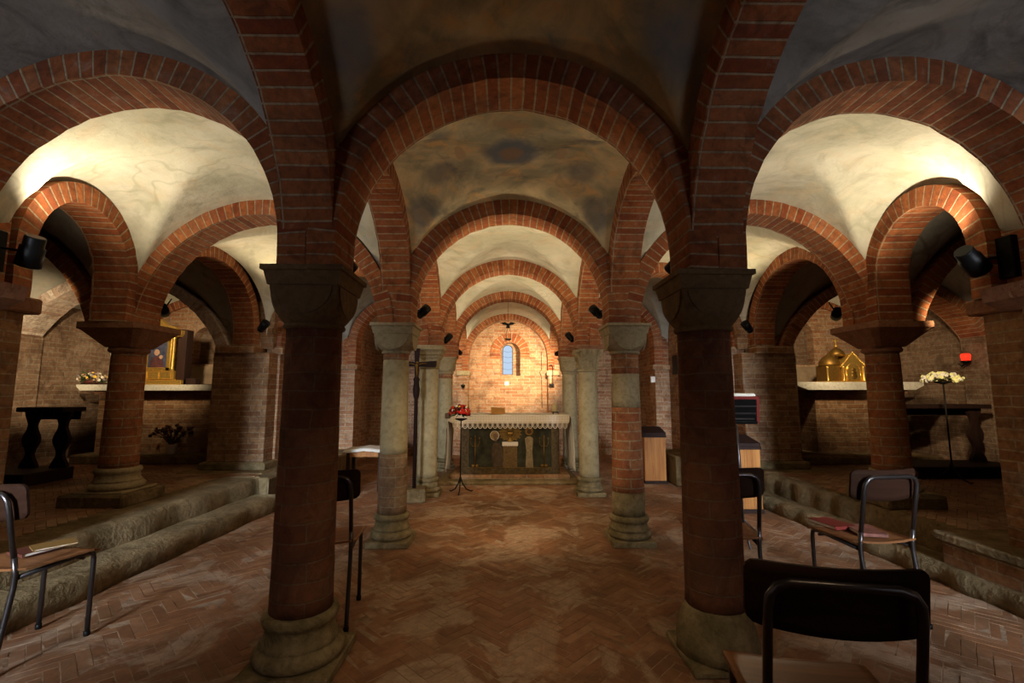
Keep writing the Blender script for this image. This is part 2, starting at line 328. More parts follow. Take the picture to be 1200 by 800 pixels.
# ------------------------------------------------------------------ arches and vaults
class Arch:
    """P, Q: the two clear springing points on plan; semicircle on stilts up to the crown"""
    def __init__(s, P, Q, crown=2.83, ring=0.135, zs=1.85, r=None, z0=None):
        s.P = Vector(P); s.Q = Vector(Q); s.c = (s.P + s.Q) / 2; s.d = (s.Q - s.P).normalized(); s.h = (s.Q - s.P).length / 2
        s.ring = ring; s.crown = crown; s.r = s.h if r is None else r; s.z0 = crown - s.r; s.zs = zs
    def ext(s, pt):
        p = (Vector(pt) - s.c).dot(s.d); a = s.h + s.ring; t = 1 - (p / a) ** 2
        return s.z0 + (s.r + s.ring) * sqrt(t) - 0.012 if t > 0 else s.z0 - 0.012
    def mesh(s, width, mat, name, label=None, zsP=None, zsQ=None, lp=None, lq=None):
        mb = MB(); nrm = Vector((-s.d.y, s.d.x)); zsP = s.zs if zsP is None else zsP; zsQ = s.zs if zsQ is None else zsQ
        rows = []                                   # (inner offset, inner z, outer offset, outer z, arc length)
        st = 0.064
        aP = asin(max(-1, min(1, (zsP - s.z0) / s.r))) if zsP > s.z0 else 0
        aQ = asin(max(-1, min(1, (zsQ - s.z0) / s.r))) if zsQ > s.z0 else 0
        L = 0
        if zsP < s.z0:
            n = max(1, round((s.z0 - zsP) / st))
            for i in range(n): z = zsP + (s.z0 - zsP) * i / n; rows.append((-s.h, z, -s.h - s.ring, z, z))
            L = s.z0
        else: L = zsP
        L = round(L / st) * st
        n = max(8, round((pi - aP - aQ) * (s.h + s.r) / 2 / st))
        for i in range(n + 1):
            a = aP + (pi - aP - aQ) * i / n
            rows.append((-s.h * cos(a), s.z0 + s.r * sin(a), -(s.h + s.ring) * cos(a), s.z0 + (s.r + s.ring) * sin(a), L + st * i))
        if zsQ < s.z0:
            m = max(1, round((s.z0 - zsQ) / st)); L2 = rows[-1][4]
            for i in range(1, m + 1): z = s.z0 - (s.z0 - zsQ) * i / m; rows.append((s.h, z, s.h + s.ring, z, L2 + st * i))
        hw = width / 2
        for (pi_, zi, po, zo, l) in rows:
            j = random.uniform(-0.004, 0.004); j2 = random.uniform(-0.003, 0.003)
            for (p, z, off) in ((pi_, zi + j, -hw + j2), (pi_, zi + j, hw - j2), (po, zo, hw - j2), (po, zo, -hw + j2)):
                q = s.c + s.d * p + nrm * off; mb.v.append((q.x, q.y, z))
        for i in range(len(rows) - 1):
            a = i * 4; b_ = a + 4; l0, l1 = rows[i][4], rows[i + 1][4]; W = width; R = s.ring
            mb.face([a, a + 1, b_ + 1, b_], [(0, l0), (0.30, l0), (0.30, l1), (0, l1)])
            mb.face([b_, b_ + 3, a + 3, a], [(0.02, l1), (R, l1), (R, l0), (0.02, l0)])
            mb.face([a + 1, a + 2, b_ + 2, b_ + 1], [(0.02, l0), (R, l0), (R, l1), (0.02, l1)])
            mb.face([a + 2, a + 3, b_ + 3, b_ + 2], [(0, l0), (W, l0), (W, l1), (0, l1)])
        e = (len(rows) - 1) * 4; mb.face([3, 2, 1, 0]); mb.face([e, e + 1, e + 2, e + 3])
        o = mb.build(name, mat)
        if label: tag(o, label, 'arch')
        else: struct(o)
        return o
def vault(c00, c10, c11, c01, Eb, Er, Et, El, mat, dome=0.025, n=56):
    """corners in order; Eb (v=0), Et (v=1), El (u=0), Er (u=1): Arch or None"""
    mb = MB(); c00, c10, c11, c01 = map(Vector, (c00, c10, c11, c01))
    P = lambda u, v: c00 * (1 - u) * (1 - v) + c10 * u * (1 - v) + c11 * u * v + c01 * (1 - u) * v
    for j in range(n + 1):
        v = (1 - cos(pi * j / n)) / 2
        for i in range(n + 1):
            u = (1 - cos(pi * i / n)) / 2; p = P(u, v)
            A = Eb.ext(P(u, 0)) * (1 - v) + Et.ext(P(u, 1)) * v
            B = El.ext(P(0, v)) * (1 - u) + Er.ext(P(1, v)) * u
            if i in (0, n) or j in (0, n): wa_ = wb_ = 0
            else: wa_ = sin(pi * v); wb_ = sin(pi * u)
            gu = sqrt(max(0, 1 - (2 * u - 1) ** 2)); gv = sqrt(max(0, 1 - (2 * v - 1) ** 2))
            A = A * (1 - wa_) + (1.98 + 1.0 * gu) * wa_; B = B * (1 - wb_) + (1.98 + 1.0 * gv) * wb_
            k = 0.008; hmax = 0.5 * (A + B + sqrt((A - B) ** 2 + k * k)) - k * 0.15
            if 0 < i < n and 0 < j < n: hmax -= .016 * math.exp(-abs(A - B) / .035)
            z = hmax + dome * sin(pi * u) * sin(pi * v)
            mb.v.append((p.x, p.y, z))
    for j in range(n):
        for i in range(n):
            a = j * (n + 1) + i; mb.face([a, a + n + 1, a + n + 2, a + 1], None, True)
    o = mb.build('ceiling', mat); struct(o); return o

XL, XR = -0.965, 1.025                        # centre lines of the two nave colonnades
YR = [0.30, 2.29, 4.06, 5.90, 7.75]           # column rows
YW = 9.62                                     # end wall
I = 0.138                                     # half an arch foot
TW, LW = 0.275, 0.25
NL = [(XL, y) for y in YR]; NR = [(XR, y) for y in YR]
T = {}
ordinal = ['', 'first', 'second', 'third', 'fourth']
for k in range(5):
    T['N', k] = Arch((XL + I, YR[k]), (XR - I, YR[k]))
T['N', 5] = Arch((-0.80, YW), (0.86, YW), crown=2.80)
# aisle transverse arches
T['L', 0] = Arch((XL - I, YR[0]), (-2.95, YR[0])); T['R', 0] = Arch((XR + I, YR[0]), (3.0, YR[0]))
T['L', 1] = Arch((XL - I, YR[1]), (-2.85, YR[1])); T['R', 1] = Arch((XR + I, YR[1]), (2.88, YR[1]))
T['L', 2] = Arch((XL - I, YR[2]), (-3.25, 4.12)); T['R', 2] = Arch((XR + I, YR[2]), (3.16, 4.00))
T['L', 3] = Arch((XL - I, YR[3]), (-2.93, 6.12)); T['R', 3] = Arch((XR + I, YR[3]), (2.95, 6.12))
T['L', 4] = Arch((XL - I, YR[4]), (-2.50, YR[4]), crown=2.75); T['R', 4] = Arch((XR + I, YR[4]), (2.46, YR[4]), crown=2.75)
T['L', 5] = Arch((-1.15, YW), (-2.62, YW), crown=2.75); T['R', 5] = Arch((1.2, YW), (2.6, YW), crown=2.75)
lab = {('N', 1): 'wide dark red brick arch nearest the viewer, between the two front columns',
       ('N', 2): 'second red brick arch across the nave, on the slender second-row columns',
       ('N', 3): 'third red brick arch across the nave, just in front of the altar',
       ('N', 4): 'fourth brick arch across the nave, directly above the back of the altar, lit from below',
       ('L', 1): 'big brick arch at the upper left, from the front left column to the frame edge',
       ('R', 1): 'big brick arch at the upper right, from the front right column to the frame edge',
       ('L', 2): 'brick arch over the left aisle rising from the thick left column on the stepped platform',
       ('R', 2): 'brick arch over the right aisle rising from the thick right column on the stepped platform',
       ('L', 3): 'narrow rosy brick arch seen between the left brick pier and the front left column',
       ('R', 3): 'narrow rosy brick arch seen beside the front right column above the lectern pier',
       ('L', 4): 'small pink brick arch at the back of the left aisle above the low white table',
       ('R', 4): 'small pink brick arch at the back of the right aisle above the tall wooden lectern'}
for (s_, k), a in T.items():
    if k == 5: continue
    a.mesh(TW, 'arch', 'brick_arch' if (s_, k) in lab else 'trim_1', lab.get((s_, k)), zsQ=1.72 if (k == 4 and s_ != 'N') else None)
# longitudinal arches of the nave colonnades
G = {}
place = ['overhead beside the viewer', 'from the first to the second column', 'from the second to the third column', 'from the third to the fourth column', 'from the fourth column to the end wall']
for s_, X, nm in (('L', XL, 'left'), ('R', XR, 'right')):
    for k in range(5):
        y0 = YR[k] + I - .006; y1 = (YR[k + 1] - I + .006) if k < 4 else YW
        G[s_, k] = Arch((X, y0), (X, y1), crown=2.80 if k < 4 else 2.75)
        G[s_, k].mesh(LW, 'arch', 'brick_arch', 'brick arch of the %s colonnade, %s' % (nm, place[k]))
# aisle outer side
G['OL', 1] = Arch((-3.20, 2.92), (-3.35, 3.84), crown=2.66, ring=0.14); G['OR', 1] = Arch((3.15, 2.88), (3.25, 3.76), crown=2.64, ring=0.14)
G['OL', 2] = Arch((-3.38, 4.30), (-3.32, 5.78), crown=2.74, ring=0.13); G['OR', 2] = Arch((3.28, 4.22), (3.28, 5.78), crown=2.72, ring=0.13)
for k_, l_ in ((('OL', 1), 'small round brick arch on the left between the dark spotlight and the thick column'),
               (('OR', 1), 'small round brick arch on the right between the thick column and the dark spotlight'),
               (('OL', 2), 'round brick arch on the left between the thick column and the big brick pier'),
               (('OR', 2), 'round brick arch on the right between the big brick pier and the thick column')):
    G[k_].mesh(0.27, 'arch', 'brick_arch', l_)
H = {}
H['L', 2] = Arch((-3.60, 4.12), (-6.10, 4.12), crown=2.72); H['R', 2] = Arch((3.52, 4.00), (6.06, 4.00), crown=2.71)
H['L', 3] = Arch((-3.50, 5.92), (-6.34, 5.92), crown=2.66); H['R', 3] = Arch((3.50, 5.92), (6.30, 5.92), crown=2.66)
H['L', 2].mesh(0.26, 'arch', 'brick_arch', 'dark diagonal-looking brick arch leaving the thick left column toward the left chapel', zsP=1.85, zsQ=1.5)
H['R', 2].mesh(0.26, 'arch', 'brick_arch', 'dark diagonal-looking brick arch leaving the thick right column toward the right chapel', zsP=1.85, zsQ=1.5)
H['L', 3].mesh(0.34, 'archw', 'brick_arch', 'pale lime-washed arch in front of the left side altar at the left edge', zsP=1.8, zsQ=1.3)
H['R', 3].mesh(0.34, 'arch', 'brick_arch', 'lit brick arch in front of the right side altar above the red lamp', zsP=1.8, zsQ=1.3)
VA = lambda P, Q, crown=2.75: Arch(P, Q, crown=crown, ring=0.01)      # curve where a vault meets a wall
G['OL', 0] = VA((-3.05, 0.45), (-3.05, 2.15), 2.85); G['OR', 0] = VA((3.1, 0.45), (3.1, 2.15), 2.85)
for s_, X in (('L', -2.72), ('R', 2.68)):
    G['O' + s_, 3] = VA((X, 6.25), (X, 7.6), 2.8); G['O' + s_, 4] = VA((X, 7.9), (X, YW - .02), 2.8)
# nave vaults
nm_ = ['fresco0', 'fresco1', 'vault', 'vault', 'vault']
yy = YR + [YW]
for k in range(5):
    vault((XL, yy[k]), (XR, yy[k]), (XR, yy[k + 1]), (XL, yy[k + 1]), T['N', k], G['R', k], T['N', k + 1], G['L', k], nm_[k])
oL = [(-3.07, YR[0]), (-3.07, YR[1]), (-3.38, 4.12), (-3.06, 6.12)]; oR = [(3.12, YR[0]), (3.10, YR[1]), (3.28, 4.0), (3.08, 6.12)]
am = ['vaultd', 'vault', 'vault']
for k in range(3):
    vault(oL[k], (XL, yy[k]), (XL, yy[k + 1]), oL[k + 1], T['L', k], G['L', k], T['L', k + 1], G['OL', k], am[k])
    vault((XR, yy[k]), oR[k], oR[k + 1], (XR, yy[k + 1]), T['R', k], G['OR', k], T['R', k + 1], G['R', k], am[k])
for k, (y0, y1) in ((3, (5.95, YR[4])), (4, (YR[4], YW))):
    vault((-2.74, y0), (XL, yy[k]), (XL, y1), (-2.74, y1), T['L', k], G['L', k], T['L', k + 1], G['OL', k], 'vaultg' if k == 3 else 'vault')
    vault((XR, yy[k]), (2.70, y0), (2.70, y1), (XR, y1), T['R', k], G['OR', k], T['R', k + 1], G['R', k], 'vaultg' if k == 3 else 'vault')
# outer chapel vaults
for sgn, s_ in ((-1, 'L'), (1, 'R')):
    xi = sgn * 3.19; xm = -3.38 if sgn < 0 else 3.28; xo = sgn * 6.15; g1, g2 = G['O' + s_, 1], G['O' + s_, 2]
    w1 = VA((sgn * 3.45, 2.62), (sgn * 6.0, 2.62), 2.8); wo1 = VA((xo, 2.7), (xo, 4.0), 2.6); wo2 = VA((xo, 4.2), (xo, 5.75), 2.6)
    ye = 7.5; wb = Arch((sgn * 4.05, ye), (sgn * 6.0, ye), crown=2.68, ring=0.13)
    wi = VA((sgn * 3.7, 6.1), (sgn * 3.7, 7.4), 2.5); wo3 = VA((xo + sgn * .2, 6.1), (xo + sgn * .2, 7.4), 2.5)
    ya = 4.12 if sgn < 0 else 4.0
    def V(q, e, mat):                                   # keep the corner order counter-clockwise for both sides
        a, b_, c_, d_ = q
        vault(a, b_, c_, d_, *e, mat) if sgn > 0 else vault(b_, a, d_, c_, e[0], e[3], e[2], e[1], mat)
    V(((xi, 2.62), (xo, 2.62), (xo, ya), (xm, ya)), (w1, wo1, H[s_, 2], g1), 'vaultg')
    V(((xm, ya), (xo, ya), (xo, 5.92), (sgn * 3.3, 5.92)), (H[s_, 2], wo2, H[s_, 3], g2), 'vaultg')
    V(((sgn * 3.6, 5.92), (xo + sgn * .2, 5.92), (xo + sgn * .2, ye), (sgn * 3.6, ye)), (H[s_, 3], wo3, wb, wi), 'vault')
    wb.mesh(0.10, 'arch', 'brick_arch', 'shallow brick arch on the end wall above the %s' % ('gilded painting altar at left' if sgn < 0 else 'golden tabernacle at right'), zsP=1.7, zsQ=1.7)

# ------------------------------------------------------------------ floor, platforms, walls
def herring(x0, x1, y0, y1, z, w_=0.056, n=4, name='floor', clip=None):
    L = n * w_; g = 0.0022; verts = []; faces = []; rnd = []; ca = cos(pi / 4)
    th = 0.012
    R = int((max(abs(x0), abs(x1)) + max(abs(y0), abs(y1))) * 1.5 / w_)
    def put(a, b_, sx, sy):
        cx_, cy_ = a + sx / 2, b_ + sy / 2; X = (cx_ - cy_) * ca; Y = (cx_ + cy_) * ca
        if not (x0 < X < x1 and y0 < Y < y1): return
        if clip and not clip(X, Y): return
        o = len(verts); dz = random.uniform(-0.0012, 0.0012); r = random.random()
        for zz, q in ((-th, 0), (0, 0), (0.0, 1)):
            pass
        tx, ty = random.uniform(-.0007, .0007), random.uniform(-.0007, .0007)
        for top in (0, 1):
            ii = g * .6 if top == 0 else g * .6 + 0.0012
            for (p, q) in ((a + ii, b_ + ii), (a + sx - ii, b_ + ii), (a + sx - ii, b_ + sy - ii), (a + ii, b_ + sy - ii)):
                verts.append(((p - q) * ca, (p + q) * ca, z + (dz + (tx if p > cx_ else -tx) + (ty if q > cy_ else -ty) if top else -th)))
        for q in ((4, 5, 6, 7), (0, 1, 5, 4), (1, 2, 6, 5), (2, 3, 7, 6), (3, 0, 4, 7)): faces.append([o + t for t in q]); rnd.append(r)
    bx, by = L + w_, w_ - L
    for m_ in range(-70, 71):
        for k in range(-420, 421):
            ox = m_ * bx + k * w_; oy = m_ * by + k * w_
            Y = (ox + oy) * ca; X = (ox - oy) * ca
            if X < x0 - 1 or X > x1 + 1 or Y < y0 - 1 or Y > y1 + 1: continue
            put(ox, oy, L, w_); put(ox + L, oy + w_ - L, w_, L)
    me = bpy.data.meshes.new(name); me.from_pydata(verts, [], faces)
    at = me.attributes.new('rnd', 'FLOAT', 'FACE'); at.data.foreach_set('value', rnd); me.materials.append(M['floor'])
    o = bpy.data.objects.new(name, me); C.objects.link(o); return struct(o)
herring(-2.95, 3.05, -1.5, YW, 0.0)
struct(MB().box(-7, 7, -3.2, 10.6, -0.2, -0.0012).build('floor', 'grout'))
PZ = 0.32
# side platforms reached by two worn stone steps
def worn_slab(pts_in, xo, z0, z1, name, mat, n=46):
    """stone kerb following the polyline of its nave-side edge, rounded worn nosing"""
    mb = MB(); rows = []
    (xa, ya), (xb, yb) = pts_in; sg = 1 if xo > xa else -1
    for i in range(n + 1):
        t = i / n; x = xa + (xb - xa) * t + 0.014 * sin(i * 1.3) + random.uniform(-.008, .008); y = ya + (yb - ya) * t
        d = 0.012 * sin(i * .7) + random.uniform(-.004, .004)
        rows.append([(xo, y, z0), (x, y, z0), (x - sg * .008, y, z0 + (z1 - z0) * .5), (x, y, z1 - 0.035 + d * .3), (x + sg * .016, y, z1 - 0.010 + d * .5), (x + sg * .05, y, z1 + d * .3), (x + sg * .16, y, z1), (xo, y, z1)])
    o = 0; m_ = 8
    for r in rows: mb.v += r
    for i in range(n):
        for k in range(m_ - 1):
            q = [i * m_ + k, i * m_ + k + 1, (i + 1) * m_ + k + 1, (i + 1) * m_ + k]
            mb.face(q if sg < 0 else q[::-1], None, True)
    mb.face(list(range(m_))); mb.face([n * m_ + k for k in range(m_)][::-1])
    return struct(mb.build(name, mat))
worn_slab([(-2.78, -1.4), (-2.48, 5.22)], -3.1, -0.02, 0.15, 'trim_2', 'step')
worn_slab([(-3.02, -1.4), (-2.76, 5.35)], -3.4, -0.02, PZ, 'trim_3', 'step')
worn_slab([(2.90, 2.4), (2.80, 5.75)], 3.2, -0.02, 0.13, 'trim_2', 'step')
worn_slab([(3.10, 3.2), (2.97, 5.9)], 3.5, -0.02, PZ, 'trim_3', 'step')
herring(-6.3, -2.95, 2.5, 7.6, PZ + .004, clip=lambda x, y: x < -3.12 or y > 5.4)
herring(3.1, 6.3, 2.5, 7.6, PZ + .004, clip=lambda x, y: x > 3.22 or y > 6.0)
struct(MB().box(-7, -3.1, -1.5, 7.6, -0.05, PZ - .006).build('floor', 'grout'))
struct(MB().box(3.15, 7, -1.5, 7.6, -0.05, PZ - .006).build('floor', 'grout'))
struct(MB().box(-3.1, -2.66, 5.3, 6.6, -0.05, PZ - .006, 0.02).build('trim_4', 'step'))
struct(MB().box(3.15, 2.86, 5.8, 6.6, -0.05, PZ - .05, 0.02).build('trim_4', 'step'))
# masonry block under the right front pier
o = MB().box(2.92, 4.4, 0.5, 3.20, -0.02, PZ - .04, 0.02).build('wall_right', 'pier'); struct(o)
struct(MB().box(2.89, 4.4, 0.5, 3.22, PZ - .05, PZ + .01, 0.012).build('trim_7', 'step', jit=.003))

def wallbox(x0, x1, y0, y1, z0, z1, name, mat='wall', bev=0.0): return struct(MB().box(x0, x1, y0, y1, z0, z1, bev).build(name, mat))
# outer shell
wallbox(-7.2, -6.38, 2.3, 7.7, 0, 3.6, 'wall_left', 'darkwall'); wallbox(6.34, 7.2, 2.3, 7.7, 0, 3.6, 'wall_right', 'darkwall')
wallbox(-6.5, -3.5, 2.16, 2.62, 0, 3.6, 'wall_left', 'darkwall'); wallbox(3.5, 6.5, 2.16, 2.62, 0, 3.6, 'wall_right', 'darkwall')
wallbox(-7.2, 7.2, -3.4, 10.8, 3.25, 3.5, 'ceiling', 'vaultd')
wallbox(-3.35, -3.07, -1.6, 2.2, 0, 3.4, 'wall_left', 'wall'); wallbox(3.12, 3.40, -1.6, 2.2, 0, 3.4, 'wall_right', 'wall')
# back wall behind the camera with two doorways
for x0, x1 in ((-4, -3.15), (-2.2, 2.2), (3.15, 4)): wallbox(x0, x1, -1.85, -1.55, 0, 3.4, 'wall_back')
for x0, x1 in ((-3.15, -2.2), (2.2, 3.15)): wallbox(x0, x1, -1.85, -1.55, 2.6, 3.4, 'wall_back')
# aisle walls beyond the third row
wallbox(-3.6, -2.74, 6.25, 9.9, 0, 3.4, 'wall_left'); wallbox(2.70, 3.6, 6.25, 9.9, 0, 3.4, 'wall_right')
# wall responds at the fourth row
for sgn, xi in ((-1, -2.50), (1, 2.46)):
    xo = sgn * 2.8; nm = 'wall_left' if sgn < 0 else 'wall_right'
    wallbox(xi, xo, YR[4] - .14, YR[4] + .14, 0, 1.66, nm)
    wallbox(xi - sgn * .05, xo, YR[4] - .19, YR[4] + .19, 1.64, 1.72, nm, 'pier', .01)
    wallbox(xi + sgn * .135, xo, YR[4] - .13, YR[4] + .13, 1.72, 3.0, nm, 'arch')
    wallbox(xi + sgn * .02, xo, 9.3, YW, 0, 1.66, nm)
# side benches of masonry
wallbox(2.30, 2.72, 6.35, 7.2, 0, 0.40, 'trim_5', 'step', .02); wallbox(-2.76, -2.34, 6.5, 7.4, 0, 0.38, 'trim_5', 'step', .02)
# end wall: shallow recess under a brick arch, slit window
def arch_poly(xc, hw, z0, zsp, n=20):
    p = [(xc - hw, z0), (xc + hw, z0)]
    for i in range(n + 1): a = pi * i / n; p.append((xc + hw * cos(a), zsp + hw * sin(a)))
    return p
def wall_with_arch(x0, x1, z0, z1, xc, hw, zo, zsp, ya, yb, name, mat, n=24):
    """wall between ya and yb with one round-headed opening from zo up"""
    mb = MB(); arc = [(xc - hw * cos(pi * i / n), zsp + hw * sin(pi * i / n)) for i in range(n + 1)]
    mb.box(x0, xc - hw, ya, yb, z0, z1); mb.box(xc + hw, x1, ya, yb, z0, z1)
    if zo > z0: mb.box(xc - hw, xc + hw, ya, yb, z0, zo)
    for i in range(n):
        (xa, za), (xb, zb) = arc[i], arc[i + 1]
        if abs(xb - xa) < 1e-6: continue
        lo = MB(); mb.prism([(xa, za), (xb, zb), (xb, z1), (xa, z1)], ya, yb, 'y')
    if zsp > 0:
        pass
    return struct(mb.build(name, mat))
wall_with_arch(-3.5, 3.5, 0, 3.4, 0.03, 0.83, 0, 1.97, YW, YW + 0.24, 'wall_end', 'wall')
a5 = Arch((-0.80, YW), (0.86, YW), crown=2.80); a5.mesh(0.04, 'arch', 'brick_arch', 'brick arch on the far wall framing the slit window behind the altar', zsP=1.72, zsQ=1.72)
for sg, x in ((-1, -0.80), (1, 0.86)):
    wallbox(x, x + sg * .2, YW - .05, YW + .02, 0, 1.66, 'wall_end'); wallbox(x - sg * .03, x + sg * .24, YW - .09, YW + .02, 1.62, 1.72, 'wall_end', 'stone', .01)
wall_with_arch(-1.6, 1.6, 0, 3.4, 0.07, 0.22, 1.62, 2.12, YW + 0.24, YW + 0.50, 'wall_end', 'wall')
# voussoirs around the window recess
wa = Arch((-0.15, YW + .24), (0.29, YW + .24), crown=2.34, ring=0.2, zs=2.0); tag(wa.mesh(0.03, 'arch', 'brick_arch'), 'small fan of pale bricks around the head of the slit window', 'arch').pop('kind', None)
# narrower slit behind the splay
wall_with_arch(-1.6, 1.6, 0, 3.4, 0.02, 0.115, 1.66, 2.20, YW + 0.50, YW + 0.62, 'wall_end', 'wall')
# window: frame, leading, pane
wn = MB(); arc = [(0.02 - 0.112 * cos(pi * i / 16), 2.20 + 0.112 * sin(pi * i / 16)) for i in range(17)]
pts = [(-0.092, YW + .52, 1.665)] + [(x, YW + .52, z) for x, z in arc] + [(0.132, YW + .52, 1.665)]
wn.tube(pts, 0.009, 8, closed=True)
fo = wn.build('window_1', 'black'); struct(fo)
pn = MB().prism([(x, z) for x, z in [(-0.092, 1.665)] + arc + [(0.132, 1.665)]], YW + .518, YW + .524, 'y').build('pane', 'glass', fo)
ld = MB(); 
for z in (1.78, 1.93, 2.05, 2.17): ld.tube([(-0.09, YW + .515, z + .01), (0.02, YW + .515, z - .015), (0.13, YW + .515, z)], 0.0025, 6)
ld.build('leading', 'black', fo)
# chapel end walls with blind window niches, inner flank walls
for sgn, nm, x0n, x1n, zt in ((-1, 'wall_left', -5.10, -4.72, 2.32), (1, 'wall_right', 4.64, 5.07, 2.44)):
    xc = (x0n + x1n) / 2; hw = (x1n - x0n) / 2
    wall_with_arch(min(sgn * 3.4, sgn * 6.6), max(sgn * 3.4, sgn * 6.6), 0, 3.4, xc, hw, 1.72, zt - hw, 7.5, 7.72, nm, 'wall')
    wallbox(x0n - .1, x1n + .1, 7.68, 7.8, 1.5, 2.7, nm, 'darkwall')
    wallbox(sgn * 3.75, sgn * 3.3, 6.6, 7.55, 0, 3.4, nm, 'pier')
    wallbox(sgn * 3.75, sgn * 6.4, 7.44, 7.52, 1.40, 1.68, nm, 'render')       # plastered ledge under the niche
    # rough pilasters along the outer wall
    for y0, y1, d in ((4.0, 4.3, .35), (5.75, 6.1, .3)):
        wallbox(sgn * (6.4 - d), sgn * 6.5, y0, y1, 0, 2.0, nm, 'darkwall', .02)
# flat black plates standing for the shade inside small aisle-wall putlog niches
for x, y, s_ in ((-2.745, 7.30, 1), (2.705, 7.34, -1)):
    o = MB(); o.box(x, x + s_ * .012, y - .11, y + .11, 1.55, 1.86, .002); struct(o.build('trim_6', 'black'))
# big side piers: first row (right at the frame edges)
for sgn in (-1, 1):
    s_ = 'left' if sgn < 0 else 'right'; e = 0 if sgn < 0 else .03
    p = thing('brick_pier', 'tall brick pier cut by the %s frame edge, with a jutting stone impost' % s_, 'pier', (sgn * (3.2 + e), 2.3, PZ))
    def L(x): return sgn * x - sgn * (3.2)
    MB().box(L(2.85), L(3.6), -0.17, 0.2, 0, 1.40).build('pier_body', 'pier', p)
    MB().prism([(L(2.85), 1.40), (L(2.74), 1.45), (L(2.72), 1.53), (L(3.6), 1.53), (L(3.6), 1.40)], -0.22, 0.30, 'y').build('impost', 'redstone', p)
    MB().box(L(2.99), L(3.6), -0.135, 0.2, 1.53, 2.9).build('upper_pier', 'arch', p)
    MB().box(L(3.05), L(3.5), 0.2, 0.60, 0, 1.44).build('pilaster', 'pier', p)
    MB().box(L(2.99), L(3.5), 0.2, 0.66, 1.43, 1.53, .012).build('impost', 'redstone', p)
    MB().box(L(3.06), L(3.5), 0.2, 0.475, 1.53, 2.9).build('upper_pilaster', 'arch', p)
# third-row piers
for sgn in (-1, 1):
    s_ = 'left' if sgn < 0 else 'right'; dx = .07 if sgn < 0 else 0.0
    p = thing('brick_pier', 'broad weathered brick pier between the %s side altar and the aisle' % s_, 'pier', (sgn * (3.40 + 0), 6.1, PZ))
    def L(x): return sgn * (x - 3.4)
    MB().box(L(2.97), L(3.66), -0.34, 0.55, 0.09, 1.44, .01).build('pier_body', 'pier', p)
    MB().box(L(2.92), L(3.72), -0.40, 0.5, 0.0, 0.10, .02).build('base_course', 'base', p)
    MB().box(L(2.82), L(3.86), -0.62, 0.4, -0.2, 0.012, .03).build('footing', 'step', p)
    MB().box(L(3.13), L(3.60), -0.42, 0.06, 1.42, 1.52, .015).build('impost', 'pier', p)
    MB().box(L(3.0), L(3.64), -0.19, 0.5, 1.50, 2.9).build('upper_pier', 'pier', p)
    MB().box(L(2.94), L(3.1), -0.115, 0.155, -.3, 1.44).build('respond', 'wall', p)
    MB().box(L(2.90), L(3.1), -0.15, 0.19, 1.43, 1.53, .01).build('impost', 'pier', p)

# ------------------------------------------------------------------ columns
def cushion(mb, hw, rb, z0, z1, n=64, rows=14):
    o = len(mb.v); H_ = z1 - z0
    for i in range(rows + 1):
        t = i / rows; R = rb + (hw * 1.4143 - rb) * sqrt(max(0, 1 - (1 - t) ** 2)) * 1.0
        R = rb + (hw * 1.42 - rb) * sin(t * pi / 2) ** 0.9
        for k in range(n):
            a = 2 * pi * k / n + pi / 4; sq = hw / max(abs(cos(a)), abs(sin(a))); r = min(R, sq)
            mb.v.append((r * cos(a), r * sin(a), z0 + H_ * t))
    for i in range(rows):
        for k in range(n):
            a = o + i * n + k; b_ = o + i * n + (k + 1) % n; mb.face([a, b_, b_ + n, a + n], None, False)
    mb.face([o + n - 1 - k for k in range(n)]); e = o + rows * n; mb.face([e + k for k in range(n)])
def lunettes(mb, hw, R, zt, d=0.008):
    """half-disc shields on the four faces"""
    pl = [(-R, 0), (R, 0)] + [(R * cos(pi * i / 16), -R * 0.98 * sin(pi * i / 16)) for i in range(1, 16)]
    for q in range(4):
        st = len(mb.v); mb.prism([(x, zt + z) for x, z in pl], -hw - d, -hw + 0.01, 'y'); mb.xform(Matrix.Rotation(pi / 2 * q, 4, 'Z'), st)
def abacus(mb, hw0, hw1, z0, z1):
    o = len(mb.v); prof = [(hw0, z0), (hw0 + .006, z0), (hw0 + .008, z0 + .012), (hw1 - .012, z1 - .028), (hw1, z1 - .024), (hw1, z1)]
    for h_, z in prof:
        for x, y in ((-h_, -h_), (h_, -h_), (h_, h_), (-h_, h_)): mb.v.append((x, y, z))
    for i in range(len(prof) - 1):
        for k in range(4): mb.face([o + i * 4 + k, o + i * 4 + (k + 1) % 4, o + (i + 1) * 4 + (k + 1) % 4, o + (i + 1) * 4 + k])
    mb.face([o + 3, o + 2, o + 1, o]); e = o + (len(prof) - 1) * 4; mb.face([e, e + 1, e + 2, e + 3])
